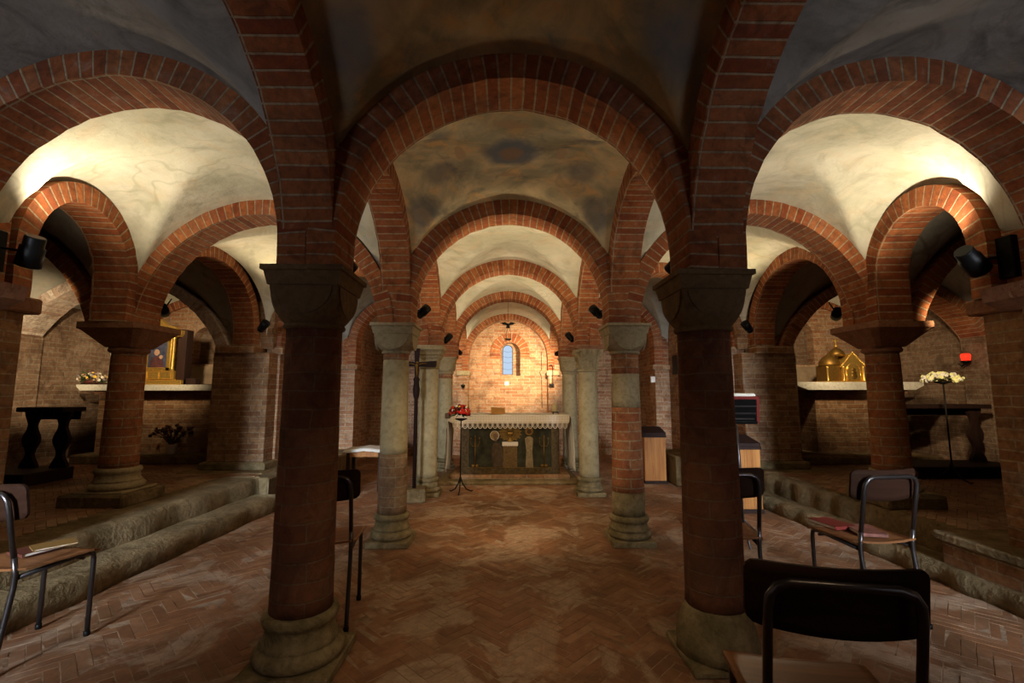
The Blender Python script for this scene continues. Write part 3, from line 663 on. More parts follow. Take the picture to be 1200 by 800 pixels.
def column(x, y, z, label, rb, rt, segs, capz, cap='cushion', capm='stone', basem='base', hwA=0.19, ph=0.17, plinth=0.05, blocky=False, group=None):
    """segs: list of (z from, z to, material, part name) in world heights"""
    c = thing('column', label, 'column', (x, y, z), random.uniform(-.02, .02), group); Z = lambda h_: h_ - z
    b0 = MB().box(-ph, ph, -ph, ph, 0, plinth, 0.006); b0.build('plinth', basem, c, jit=0.002)
    s0 = segs[0][0]; p = plinth; hh = Z(s0) - p
    if blocky:
        prof = [(ph * 1.0, p), (ph * 1.02, p + hh * .25), (ph * .96, p + hh * .5), (rb + .015, p + hh * .9), (rb + .004, p + hh)]
        MB().lathe(prof, n=32, jit=.005).build('base', basem, c)
    else:
        R = ph - .004; q = hh / .2; prof = [(R - .022, p), (R - .004, p + .010 * q), (R + .003, p + .028 * q), (R, p + .046 * q), (R - .012, p + .060 * q), (R - .026, p + .066 * q), (R - .026, p + .074 * q), (rb + .034, p + .078 * q), (rb + .022, p + .088 * q), (rb + .012, p + .062 + (hh - .062) * .5), (rb + .014, p + hh - .05), (rb + .024, p + hh - .044), (rb + .03, p + hh - .026), (rb + .022, p + hh - .006), (rb + .004, p + hh)]
        MB().lathe(prof, n=40, jit=.0015).build('base', basem, c)
    zt = segs[-1][1]
    for a, b_, m_, pn_ in segs:
        ra = rb + (rt - rb) * (a - s0) / (zt - s0); rc = rb + (rt - rb) * (b_ - s0) / (zt - s0)
        n = max(2, int((b_ - a) / .06)); MB().lathe([(ra + (rc - ra) * i / n, Z(a + (b_ - a) * i / n)) for i in range(n + 1)], n=40, jit=.0012, uvr=(rb + rt) / 2).build(pn_, m_, c)
    top = Z(1.85)
    if cap == 'cushion':
        hb = hwA - .035; mb = MB(); z0 = Z(capz)
        mb.lathe([(rt + .003, z0), (rt + .014, z0 + .006), (rt + .017, z0 + .014), (rt + .012, z0 + .024), (rt + .004, z0 + .03)], n=40)
        cushion(mb, hb, rt + .006, z0 + .026, top - .085); lunettes(mb, hb, hb * .86, top - .095)
        cp = mb.build('capital', capm, c); ab = MB(); abacus(ab, hb + .004, hwA, top - .09, top); ab.build('abacus', capm, cp)
    elif cap == 'pyramid':
        mb = MB(); z0 = Z(capz)
        mb.lathe([(rt, z0), (rt + .022, z0 + .012), (rt + .028, z0 + .028), (rt + .02, z0 + .044), (rt, z0 + .052)], n=36)
        o = len(mb.v); ch = .05
        for hw_, z_ in ((rt + .005, z0 + .05), (hwA - .02, top - .06), (hwA, top - .05), (hwA, top)):
            k_ = ch * hw_ / hwA
            for px_, py_ in ((-hw_ + k_, -hw_), (hw_ - k_, -hw_), (hw_, -hw_ + k_), (hw_, hw_ - k_), (hw_ - k_, hw_), (-hw_ + k_, hw_), (-hw_, hw_ - k_), (-hw_, -hw_ + k_)): mb.v.append((px_, py_, z_))
        for i in range(3):
            for k in range(8): mb.face([o + i * 8 + k, o + i * 8 + (k + 1) % 8, o + i * 8 + 8 + (k + 1) % 8, o + i * 8 + 8 + k])
        mb.face([o + 24 + k for k in range(8)]); mb.build('capital', capm, c)
    elif cap == 'moulded':
        mb = MB(); z0 = Z(capz); H_ = top - z0
        mb.lathe([(rt, z0), (rt + .016, z0 + .008), (rt + .014, z0 + .02), (rt + .002, z0 + .026)], n=36)
        o = len(mb.v); pr = [(.10, .02), (.115, .25), (.135, .42), (.15, .5), (.15, .56), (.165, .60), (.172, .72), (.19, .8), (.195, .82), (.195, 1.0)]
        cushion(mb, .128, rt + .004, z0 + .02, z0 + H_ * .5)
        o = len(mb.v)
        for hw_, t in pr[2:]:
            for px_, py_ in ((-hw_, -hw_), (hw_, -hw_), (hw_, hw_), (-hw_, hw_)): mb.v.append((px_, py_, z0 + H_ * t))
        for i in range(len(pr) - 3):
            for k in range(4): mb.face([o + i * 4 + k, o + i * 4 + (k + 1) % 4, o + i * 4 + 4 + (k + 1) % 4, o + i * 4 + 4 + k])
        e = o + (len(pr) - 3) * 4; mb.face([e, e + 1, e + 2, e + 3]); mb.face([o + 3, o + 2, o + 1, o]); mb.build('capital', capm, c)
    elif cap == 'leafy':
        mb = MB(); z0 = Z(capz); H_ = top - z0
        mb.lathe([(rt, z0), (rt + .018, z0 + .01), (rt + .014, z0 + .026), (rt - .002, z0 + .03)], n=36)
        o = len(mb.v); n = 96; rows = 18
        for i in range(rows + 1):
            t = i / rows; f = rt + .002 + .055 * t ** 1.8
            for k in range(n):
                a = 2 * pi * k / n; sq = 1 / max(abs(cos(a)), abs(sin(a))); s_ = 1 + (min(sq, 1.25) - 1) * t
                rel = .016 * sin(8 * a + 1.5 * sin(t * 6)) * sin(t * pi * 2) ** 2 + .011 * cos(16 * a) * sin(t * pi * 3) ** 2
                mb.v.append(((f * s_ + rel) * cos(a), (f * s_ + rel) * sin(a), z0 + .025 + (H_ - .07) * t))
        for i in range(rows):
            for k in range(n): q = o + i * n; mb.face([q + k, q + (k + 1) % n, q + n + (k + 1) % n, q + n + k], None, True)
        for row, (t0, cnt, rr0) in enumerate(((.26, 12, .017), (.62, 12, .021))):
            for k in range(cnt):
                a = 2 * pi * (k + .5 * row) / cnt; f = rt + .004 + .055 * t0 ** 1.8; st = len(mb.v)
                mb.tube([((f + .006), rr0 * (1 - j / 16) * cos(j * .75), z0 + .025 + (H_ - .07) * t0 + rr0 * (1 - j / 16) * 1.4 * sin(j * .75)) for j in range(14)], .0042, 5); mb.xform(Matrix.Rotation(a, 4, 'Z'), st)
        for q in range(4):                                   # scrolled rosettes and corner volutes
            a = q * pi / 2
            for rr in (.038, .022, .009):
                st = len(mb.v); mb.tube([(cos(t / 10 * 2 * pi) * rr, -(rt + .034), z0 + H_ * .55 + sin(t / 10 * 2 * pi) * rr) for t in range(10)], .005, 6, closed=True); mb.xform(Matrix.Rotation(a, 4, 'Z'), st)
            st = len(mb.v)
            mb.tube([(rt * .75 + .05 * t + .0, -(rt * .75 + .05 * t), z0 + .05 + (H_ - .11) * t) for t in [i / 8 for i in range(9)]], [.014 + .01 * i / 8 for i in range(9)], 8)
            mb.ball((rt * .75 + .06, -(rt * .75 + .06), z0 + H_ - .075), .028, 7); mb.xform(Matrix.Rotation(a, 4, 'Z'), st)
        cp = mb.build('capital', capm, c)
        ab = MB(); pl = []
        for q in range(4):
            a = q * pi / 2
            for t in [i / 8 for i in range(8)]:
                x_ = -.19 + .38 * t; y_ = -.19 + .035 * sin(pi * t); pl.append((x_ * cos(a) - y_ * sin(a), x_ * sin(a) + y_ * cos(a)))
        ab.prism(pl, top - .045, top, 'z'); ab.build('abacus', 'redstone', cp)
    return c
# first row
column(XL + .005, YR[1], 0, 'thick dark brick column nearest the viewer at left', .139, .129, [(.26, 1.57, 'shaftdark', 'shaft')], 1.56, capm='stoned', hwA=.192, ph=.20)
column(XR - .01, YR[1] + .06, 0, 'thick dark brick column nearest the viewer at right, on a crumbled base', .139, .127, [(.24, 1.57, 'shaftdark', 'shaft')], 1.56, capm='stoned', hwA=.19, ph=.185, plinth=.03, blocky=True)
# second row
column(XL - .01, YR[2], 0, 'slender left column, smooth pale stone above and mossy brick below', .122, .108, [(.25, .74, 'shaftlow', 'brick_drum'), (.74, 1.54, 'stones', 'shaft'), (1.54, 1.60, 'shaft', 'brick_collar')], 1.59, hwA=.19, ph=.175)
column(XR + .02, YR[2], 0, 'slender right brick column with one pale stone drum near its top', .138, .116, [(.23, .42, 'base', 'stone_drum'), (.42, 1.13, 'shaft', 'shaft'), (1.13, 1.42, 'stone', 'stone_drum'), (1.42, 1.60, 'shaft', 'shaft')], 1.59, hwA=.19, ph=.178)
# third row
column(XL - .03, YR[3], 0, 'pale stone column with a moulded block capital beside the tall black crucifix', .125, .118, [(.22, 1.58, 'stones', 'shaft')], 1.56, cap='moulded', ph=.175)
column(XR + .01, YR[3], 0, 'pale stone column with a carved leafy capital right of the altar', .125, .118, [(.22, 1.55, 'stones', 'shaft')], 1.52, cap='leafy', ph=.175)
# fourth row
column(XL - .06, YR[4], 0, 'pale stone column behind the altar at its left end', .125, .118, [(.2, 1.50, 'stones', 'shaft'), (1.5, 1.58, 'shaft', 'brick_collar')], 1.57, hwA=.18, ph=.17)
column(XR + .03, YR[4], 0, 'pale stone column behind the altar at its right end', .125, .118, [(.2, 1.58, 'stones', 'shaft')], 1.57, hwA=.18, ph=.17)
# outer pair, on the platforms
lo = column(-3.37, 4.13, PZ + .1, 'thick round brick column standing on the left stepped platform', .14, .124, [(PZ + .30, 1.60, 'shaft', 'shaft')], 1.60, cap='pyramid', capm='redstone', basem='stone', hwA=.28, ph=.20, plinth=.02)
ro = column(3.32, 4.02, PZ + .1, 'thick round brick column standing on the right stepped platform', .14, .122, [(PZ + .28, 1.60, 'shaft', 'shaft')], 1.60, cap='pyramid', capm='redstone', basem='stone', hwA=.28, ph=.20, plinth=.02)
for c_, q in ((lo, -1), (ro, 1)):
    MB().box(-.24 - (.05 if q < 0 else 0), .24, -.24, .26, -.105, 0.003, .015).build('footing_block', 'step', c_, jit=.004)

# ------------------------------------------------------------------ spotlights (black cylinders that light the vaults)
SPL = []
def spot(loc, aim, label, power, size=1.0, angle=120, col=WARM, plate=(0, 0, 0), blend=0.6, lamp_dir=None, rad=0.05):
    t = thing('spotlight', label, 'lamp', loc, 0, 'black spotlights under the arches'); SPL.append(t)
    d = Vector(aim) - Vector(loc); d.normalize(); dd = Vector(lamp_dir).normalized() if lamp_dir else d
    mb = MB().lathe([(.036 * size, 0), (.040 * size, .01), (.040 * size, .05 * size), (.047 * size, .055 * size), (.050 * size, .15 * size), (.046 * size, .152 * size), (.042 * size, .12 * size)], n=24)
    mb.xform(dd.to_track_quat('Z', 'Y').to_matrix().to_4x4() @ Matrix.Translation((0, 0, -.08 * size)))
    mb.build('housing', 'black', t)
    a = MB().tube([(0, 0, 0), (plate[0] * .5, plate[1] * .5, plate[2] * .5), plate], .008, 8); a.build('bracket', 'black', t)
    l = bpy.data.lights.new('bulb', 'SPOT'); l.energy = power; l.color = col; l.spot_size = radians(angle); l.spot_blend = blend; l.shadow_soft_size = rad
    lo_ = bpy.data.objects.new('bulb', l); C.objects.link(lo_); lo_.parent = t; lo_.location = dd * (.10 * size) if not lamp_dir else d * .34
    lo_.rotation_euler = d.to_track_quat('-Z', 'Y').to_euler(); return t
def flood(t, off, d, power, ang=160, col=(1.0, 0.84, 0.60)):  # uplights of the pier boxes, and added fill light elsewhere
    l = bpy.data.lights.new('uplight_and_fill', 'SPOT'); l.energy = power; l.color = col; l.spot_size = radians(ang); l.spot_blend = .7; l.shadow_soft_size = .06
    o = bpy.data.objects.new('uplight_and_fill', l); C.objects.link(o); o.parent = t; o.location = off; o.rotation_euler = Vector(d).to_track_quat('-Z', 'Y').to_euler()
for sx, nm in ((-1, 'left'), (1, 'right')):
    spot((-.905 if sx < 0 else .96, 2.53, 1.98), (.03 - .52 * sx, 5.4, .0), 'black spotlight tucked behind the brick above the front %s capital' % nm, 75, .8, 60, plate=(.02 * sx, -.09, 0), blend=1, rad=.12)
    flood(SPL[-1], (-sx * .12, .08, .05), (-sx * .6, .5, 1), 2.6)  # added fill lifting the medallion fresco vault, no real bulb
    spot((.86 * sx + .03, .48, 2.0), (.03 - .2 * sx, 2.75, 0), 'added unseen spotlight on the %s side above the viewer, brightening the near floor' % nm, 20, .8, 58, plate=(.02 * sx, -.09, 0), blend=1, rad=.15)  # unseen lamp added to light the foreground floor
# aisle bays of the first row
t = spot((-2.88, 2.74, 2.10), (-5.9, 5.6, 1.85), 'black cylinder spotlight on the left pier beside the frame edge', 560, 1.25, 30, plate=(-.16, -.02, .02), lamp_dir=(-.35, .2, -.8))
flood(t, (.02, .14, .16), (.45, .45, 1), 29)
MB().box(-.22, -.17, -.1, .02, -.12, .13, .005).build('wall_box', 'black', t)
t = spot((2.90, 2.76, 2.07), (5.5, 5.6, 1.5), 'black cylinder spotlight on the right pier beside the frame edge', 220, 1.25, 32, plate=(.15, -.02, .02), lamp_dir=(.6, .2, -.45))
flood(t, (-.02, .14, .16), (-.45, .45, 1), 29)
MB().box(.15, .2, -.1, .02, -.12, .14, .005).build('wall_box', 'black', t)
# aisle bays of the second row
spot((-2.95, 5.55, 2.06), (-1.9, 4.9, 3.0), 'black spotlight hidden under the left aisle arch beside the broad pier', 26, 1, 150, plate=(-.12, .1, 0))
spot((2.95, 5.55, 2.06), (1.9, 4.9, 3.0), 'black spotlight hidden under the right aisle arch beside the broad pier', 26, 1, 150, plate=(.12, .1, 0))
# nave second bay to fourth bay
spot((-.80, 4.36, 2.03), (-.1, 5.1, 3.0), 'black spotlight behind the second arch, above the pale capital at left', 22, .9, 140, plate=(-.09, -.14, 0))
flood(SPL[-1], (.08, .12, 0), (1.0, 2.3, -1.35), 32, 62, WARM)  # added downward fill to brighten the altar, no separate lamp
spot((.86, 4.36, 2.03), (.15, 5.1, 3.0), 'black spotlight behind the second arch, above the pale capital at right', 22, .9, 140, plate=(.09, -.14, 0))
flood(SPL[-1], (-.08, .12, 0), (-1.0, 2.3, -1.35), 32, 62, WARM)  # right-hand twin of the added altar fill
spot((-.80, 6.2, 1.99), (-.1, 6.9, 3.0), 'black spotlight above the block capital beside the crucifix', 22, .9, 140, plate=(-.09, -.14, 0))
spot((.86, 6.2, 2.01), (.2, 6.9, 3.0), 'black spotlight above the carved leafy capital', 26, .9, 140, plate=(.09, -.14, 0))
spot((-.84, 8.02, 1.97), (-.1, 9.85, 1.5), 'black spotlight above the column behind the left end of the altar', 60, .9, 110, plate=(-.1, -.13, 0))
spot((.90, 8.02, 1.95), (.25, 9.85, 1.75), 'black spotlight above the column behind the right end of the altar', 340, .9, 76, plate=(.1, -.13, 0), blend=1)
# chapels
spot((-4.22, 5.62, 2.27), (-4.95, 7.0, 1.7), 'black spotlight beside the dark arch above the left side altar', 60, 1.2, 100, plate=(.0, .12, .16), blend=.8)
spot((4.12, 5.62, 2.24), (4.9, 7.0, 1.7), 'black spotlight beside the dark arch above the right side altar', 60, 1.2, 100, plate=(.0, .12, .16), blend=.8)

# ------------------------------------------------------------------ main altar
AX0, AX1, AY = -0.66, 0.76, 6.78
al = thing('altar', 'main altar with a painted front showing gold haloed figures, under the lace cloth', 'altar', (0.05, AY, 0))
def lx(x): return x - 0.05
MB().box(lx(-.98), lx(1.02), -.30, .95, 0, .045, .01).build('predella', 'step', al, jit=.003)
MB().box(lx(-.80), lx(.90), -.10, .75, .045, .10, .008).build('altar_step', 'pier', al)
MB().box(lx(-.60), lx(.72), .03, .62, .10, .90).build('altar_body', 'pier', al)
MB().box(lx(-.84), lx(.92), -.03, .70, .89, .935, .006).build('altar_slab', 'stone', al)
fr = MB().box(lx(AX0), lx(AX1), 0, .04, .10, .80).build('painted_front', plain('dark_green_panel', (0.047, 0.043, 0.024), .8, 0, .7, 9), al)
def fpart(name, mat, mb): return mb.build(name, mat, fr)
mb = MB(); z0, z1 = .105, .80
for a, b_, c_, d_ in ((AX0 + .10, AX1 - .10, z0, z0 + .08), (AX0, AX0 + .10, z0, z1), (AX1 - .10, AX1, z0, z1)): mb.box(lx(a), lx(b_), -.012, .002, c_, d_, .003)
fpart('border', plain('ochre_border', (0.10, 0.062, 0.022), .5, .2, .7, 30), mb)
mb = MB()
for x in (AX0 + .105, AX1 - .105): mb.box(lx(x) - .003, lx(x) + .003, -.014, 0, .19, .8)
mb.box(lx(AX0 + .1), lx(AX1 - .1), -.014, 0, .187, .193)
fpart('gilt_line', 'goldd', mb)
def disc(mb, x, z, r, y0=-.010, y1=0, n=24, sz=1): mb.prism([(x + r * cos(2 * pi * i / n), z + r * sz * sin(2 * pi * i / n)) for i in range(n)], y0, y1, 'y')
def ringp(mb, x, z, r, t): mb.tube([(x + r * cos(2 * pi * i / 24), -.010, z + r * sin(2 * pi * i / 24)) for i in range(24)], t, 6, closed=True)
mb = MB()
for i in range(32):                          # radiance behind the chalice
    a = 2 * pi * i / 32; r0, r1 = .035, .15 + (.02 if i % 2 else 0)
    mb.prism([(lx(.05) + r0 * cos(a - .03), .68 + r0 * sin(a - .03)), (lx(.05) + r1 * cos(a - .07), .68 + r1 * .75 * sin(a - .07)), (lx(.05) + r1 * cos(a + .07), .68 + r1 * .75 * sin(a + .07)), (lx(.05) + r0 * cos(a + .03), .68 + r0 * sin(a + .03))], -.006, 0, 'y')
fpart('radiance', 'goldd', mb)
mb = MB(); st = 0
mb.lathe([(.05, .555), (.048, .565), (.012, .58), (.010, .62), (.02, .635), (.045, .66), (.05, .70), (.046, .70)], cx=lx(.05), cy=-.008, sy=.25, n=20); disc(mb, lx(.05), .735, .022, -.016, -.004)
fpart('chalice', 'goldd', mb)
mb = MB().box(lx(-.055), lx(.155), -.014, 0, .19, .53, .003)
for i in range(9): mb.box(lx(-.05 + i * .0235), lx(-.05 + i * .0235) + .008, -.018, -.01, .20, .50, .002)
fpart('painted_altar', plain('brown_gilt', (0.17, 0.10, 0.035), .5, .3, .5, 40), mb)
mb = MB().box(lx(-.065), lx(.165), -.02, -.002, .51, .555, .004)
for i in range(8): disc(mb, lx(-.05 + i * .0285), .51, .016, -.019, -.003, 12)
fpart('painted_cloth', 'lace', mb)
mb = MB()                                     # kneeling figure, dark robe
mb.prism([(lx(-.19), .19), (lx(-.05), .19), (lx(-.06), .45), (lx(-.11), .53), (lx(-.17), .55), (lx(-.22), .48), (lx(-.215), .3)], -.014, 0, 'y')
fpart('kneeling_figure', plain('brown_robe', (0.075, 0.045, 0.022), .6, 0, .5), mb)
mb = MB(); disc(mb, lx(-.175), .645, .062); fpart('halo', plain('gold_halo', (0.30, 0.20, 0.09), .45, .4, .4), mb)
mb = MB(); disc(mb, lx(-.165), .64, .034, -.018); mb.box(lx(-.18), lx(-.14), -.016, 0, .56, .62, .004); fpart('face', plain('painted_skin', (0.16, 0.09, 0.05), .6), mb)
mb = MB(); ringp(mb, lx(-.175), .645, .064, .004); fpart('halo_rim', 'lace', mb)
mb = MB()                                     # standing figure in a pale pleated robe
mb.prism([(lx(.27), .19), (lx(.385), .19), (lx(.37), .42), (lx(.385), .60), (lx(.35), .63), (lx(.30), .63), (lx(.265), .60), (lx(.285), .42)], -.016, 0, 'y')
for i in range(6): mb.tube([(lx(.278 + i * .02), -.016, .195), (lx(.29 + i * .015), -.018, .42)], .004, 6)
fpart('standing_figure', plain('ivory_robe', (0.30, 0.22, 0.12), .6, 0, .5, 30), mb)
mb = MB(); disc(mb, lx(.325), .705, .060); fpart('halo', 'goldd', mb)
mb = MB(); disc(mb, lx(.325), .70, .032, -.018); fpart('face', plain('dark_hair', (0.06, 0.035, 0.02), .6), mb)
for x in (-.455, .54):                       # painted three-armed candlesticks
    mb = MB(); mb.tube([(lx(x), -.008, .20), (lx(x), -.008, .62)], .010, 8); mb.box(lx(x) - .05, lx(x) + .05, -.012, 0, .20, .235, .006)
    for s_ in (-1, 1): mb.tube([(lx(x), -.008, .50), (lx(x) + s_ * .04, -.008, .49), (lx(x) + s_ * .062, -.008, .53), (lx(x) + s_ * .062, -.008, .58)], .005, 6)
    for dx_ in (-.062, 0, .062): mb.ball((lx(x) + dx_, -.010, .60 + (.03 if dx_ == 0 else 0)), .012, 6, sz=1.6)
    fpart('candlestick', 'goldd', mb)
# lace tablecloth
tc = thing('tablecloth', 'white lace-edged cloth draped over the main altar and hanging at both ends', 'tablecloth', (0.05, AY, .935))
mb = MB(); nx = 60
prof = [(.70, .003), (.0, .003), (-.035, .003), (-.046, -.004), (-.048, -.05), (-.048, -.085)]
for i in range(nx + 1):
    x = -.86 + 1.76 * i / nx - .05 + .01
    for k, (y, z) in enumerate(prof): mb.v.append((x, y + (0.004 * sin(i * .9) if k > 3 else 0), z + .003 * sin(i * .5) * (k < 3)))
for i in range(nx):
    for k in range(len(prof) - 1): a = i * len(prof) + k; mb.face([a, a + 1, a + len(prof) + 1, a + len(prof)][::-1], None, True)
mb.build('linen', 'cloth', tc)
m, nt, b = nodes('lace_mesh'); tcn = N(nt, 'ShaderNodeTexCoord'); ck = N(nt, 'ShaderNodeTexBrick'); ck.offset = 0
nt.links.new(tcn.outputs['UV'], ck.inputs['Vector']); ck.inputs['Scale'].default_value = 1; ck.inputs['Brick Width'].default_value = .018; ck.inputs['Row Height'].default_value = .018; ck.inputs['Mortar Size'].default_value = .0045
ck.inputs['Color1'].default_value = (.34, .27, .2, 1); ck.inputs['Color2'].default_value = (.40, .32, .24, 1); ck.inputs['Mortar'].default_value = (.75, .66, .55, 1); nt.links.new(ck.outputs['Color'], b.inputs['Base Color']); b.inputs['Roughness'].default_value = .9
M['lacemesh'] = m
mb = MB(); mb.box(-.875, .855, -.056, -.051, -.10, -.005); mb.build('lace_band', 'lacemesh', tc)
mb = MB(); ns = 23
for i in range(ns):
    x = -.83 + 1.66 * (i + .5) / ns
    mb.tube([(x + .033 * cos(2 * pi * k / 20), -.054, -.135 + .05 * sin(2 * pi * k / 20)) for k in range(20)], .0065, 6, closed=True)
    mb.tube([(x + .017 * cos(2 * pi * k / 14), -.054, -.135 + .028 * sin(2 * pi * k / 14)) for k in range(14)], .0035, 6, closed=True)
mb.box(-.845, .845, -.057, -.051, -.112, -.096)
mb.build('lace_scallops', 'lace', tc)
for sg, x in ((-1, -.905), (1, .885)):
    mb = MB(); n = 16; hz = 18
    for j in range(hz + 1):
        for i in range(n + 1):
            t = i / n; y = -.045 + .70 * t; z = .003 - .80 * j / hz * (1 - .05 * sin(t * 7)); f = .02 * sin(t * 20 + j * .12) * min(1, j / 5) + sg * .03 * (j / hz)
            mb.v.append((x + f + (0 if j else -sg * .03), y, z))
    for j in range(hz):
        for i in range(n): a = j * (n + 1) + i; mb.face([a, a + 1, a + n + 2, a + n + 1], None, True)
    o = mb.build('side_drop', 'cloth', tc)
    sol = o.modifiers.new('s', 'SOLIDIFY'); sol.thickness = .006
# things on the altar
t = thing('missal_stand', 'low tan wooden book rest lying on the white altar cloth', 'book stand', (-.13, 7.0, .942))
MB().prism([(-.105, 0), (.105, 0), (.105, .085), (-.105, .10)], -.03, .16, 'y').build('rest', 'tan', t); MB().box(-.11, .11, -.04, -.025, 0, .02, .003).build('ledge', 'tan', t)
t = thing('candle', 'thick cream candle on a black holder at the right end of the altar', 'candle', (.725, 6.98, .942))
MB().lathe([(.05, .02), (.055, .028), (.05, .034), (.012, .036)], n=24).build('holder', 'black', t)
for k in range(3): a = k * 2.094; MB().tube([(cos(a) * .03, sin(a) * .03, .022), (cos(a) * .055, sin(a) * .055, .012), (cos(a) * .06, sin(a) * .06, 0)], .005, 6).build('foot', 'black', t); MB().lathe([(.037, .036), (.038, .04), (.038, .145), (.034, .15), (.01, .146)], n=28).build('wax', 'wax', t); MB().tube([(0, 0, .145), (0, 0, .165)], .002, 6).build('wick', 'black', t)

# ------------------------------------------------------------------ flowers
def bouquet(parent, c, R, cols, n, rs=.03, sz=.7, leafn=40, up=0.0):
    sing = lambda q: q[:-1]
    for i in range(n):
        cm, nm = cols[i % len(cols)]; mb = MB()
        a = random.uniform(0, 2 * pi); ph_ = math.acos(random.uniform(-.25, 1)); d = Vector((sin(ph_) * cos(a), sin(ph_) * sin(a), cos(ph_) * sz)); p = Vector(c) + d * R * random.uniform(.8, 1.02)
        r = rs * random.uniform(.7, 1.2); tt = d.orthogonal().normalized(); bb = d.cross(tt).normalized()
        for k in range(6):
            b_ = 2 * pi * k / 6 + i; mb.ball(tuple(p + (tt * cos(b_) + bb * sin(b_)) * r * .5), r * .5, 4)
        mb.ball(tuple(p + d.normalized() * r * .25), r * .5, 4)
        mb.build(sing(nm), cm, parent)
    mb = MB()
    for i in range(leafn):
        a = random.uniform(0, 2 * pi); ph_ = math.acos(random.uniform(-.5, .9)); d = Vector((sin(ph_) * cos(a), sin(ph_) * sin(a), cos(ph_) * sz)).normalized()
        p0 = Vector(c) + d * R * .35; p1 = Vector(c) + d * R * random.uniform(.85, 1.15); sd = d.orthogonal().normalized() * .012
        o = len(mb.v); mid = (p0 + p1) / 2
        for q in (p0, mid + sd, p1, mid - sd): mb.v.append(tuple(q))
        mid2 = mid + d.cross(sd).normalized() * .006; mb.v.append(tuple(mid2))
        for q in ((0, 1, 4), (1, 2, 4), (2, 3, 4), (3, 0, 4)): mb.face([o + k for k in q])
    mb.build('leaves', 'leaf', parent)
def iron_stand(parent, h_, sp=.15):
    mb = MB().tube([(0, 0, .12), (0, 0, h_)], .008, 10); mb.ball((0, 0, .16), .016, 6); mb.build('stem', 'iron', parent)
    for k in range(3):
        a = k * 2.094 + .5; mb = MB(); mb.tube([(0, 0, .2), (cos(a) * .03, sin(a) * .03, .12), (cos(a) * sp * .55, sin(a) * sp * .55, .045), (cos(a) * sp, sin(a) * sp, .012), (cos(a) * (sp + .02), sin(a) * (sp + .02), .02)], .008, 8); mb.build('foot', 'iron', parent)
    MB().lathe([(.02, h_ - .02), (.075, h_), (.08, h_ + .012), (.07, h_ + .012), (.02, h_ - .005)], n=20).build('dish', 'iron', parent)
t = thing('flower_stand', 'black iron tripod stand in front of the left end of the altar', 'stand', (-.585, 5.98, 0)); iron_stand(t, .92)
f = thing('flower_bouquet', 'round bouquet of red, dark and yellow flowers on the iron stand by the altar', 'flowers', (-.60, 5.98, .93))
bouquet(f, (0, 0, .07), .145, (('f_red', 'red_flowers'), ('f_dark', 'wine_flowers'), ('f_red', 'red_flowers'), ('f_dark', 'wine_flowers'), ('f_red', 'red_flowers'), ('f_white', 'white_flowers'), ('f_yellow', 'yellow_flowers')), 96, .021, leafn=90)
MB().box(-.19, -.12, -.03, .04, .0, .07, .01).build('basket_corner', 'twig', f)

# ------------------------------------------------------------------ crucifix in its stone foot
t = thing('crucifix', 'tall black processional crucifix standing in a stone block left of the altar', 'crucifix', (-1.085, 5.56, 0), radians(8))
MB().box(-.14, .14, -.13, .15, 0, .15, .014).build('stone_foot', 'step', t, jit=.003)
mb = MB()
mb.lathe([(.022, .14), (.022, 1.18), (.035, 1.22), (.042, 1.30), (.03, 1.38), (.04, 1.42), (.018, 1.46)], n=16); mb.build('staff', 'darkwood', t)
mb = MB(); mb.prism([(-.022, 1.40), (.022, 1.40), (.026, 1.57), (.225, 1.562), (.235, 1.60), (.235, 1.643), (.026, 1.625), (.036, 1.79), (-.036, 1.79), (-.026, 1.625), (-.235, 1.643), (-.235, 1.562), (-.026, 1.575)], -.014, .014, 'y'); mb.build('cross', 'darkwood', t)
mb = MB()                                    # small gilt corpus
mb.tube([(0, -.03, 1.44), (0.004, -.032, 1.49), (0, -.034, 1.54), (0, -.034, 1.58), (0, -.036, 1.60)], [.008, .012, .014, .018, .010], 8)
for s_ in (-1, 1): mb.tube([(0, -.034, 1.585), (s_ * .06, -.028, 1.605), (s_ * .12, -.022, 1.61)], [.008, .007, .005], 6)
mb.ball((.006, -.04, 1.615), .016, 6); mb.build('corpus', 'goldd', t)

# ------------------------------------------------------------------ hanging dove lamp
t = thing('hanging_lamp', 'dark metal hanging lamp with spread wing arms on a thin chain before the slit window', 'lamp', (.02, 7.4, 2.1))
MB().tube([(0, 0, .26), (0, 0, .84)], .0025, 6).build('chain', 'black', t)
mb = MB(); mb.ball((0, 0, .26), .026, 7, sx=.8, sy=1.4, sz=.9)
for s_ in (-1, 1):
    mb.prism([(0, .275), (s_ * .05, .305), (s_ * .13, .285), (s_ * .09, .272), (s_ * .10, .262), (s_ * .05, .255), (0, .24)], -.006, .006, 'y')
mb.prism([(-.02, .25), (.02, .25), (.035, .20), (-.035, .20)], -.02, -.012, 'y'); mb.build('dove', 'black', t)
mb = MB()
for k in range(3): a = 2.094 * k; mb.tube([(0, 0, .24), (cos(a) * .05, sin(a) * .05, .12), (cos(a) * .045, sin(a) * .045, .03)], .003, 6)
mb.build('hangers', 'black', t); MB().lathe([(.01, 0), (.035, .005), (.052, .022), (.056, .032), (.048, .032), (.03, .012)], n=22).build('bowl', 'silver', t)

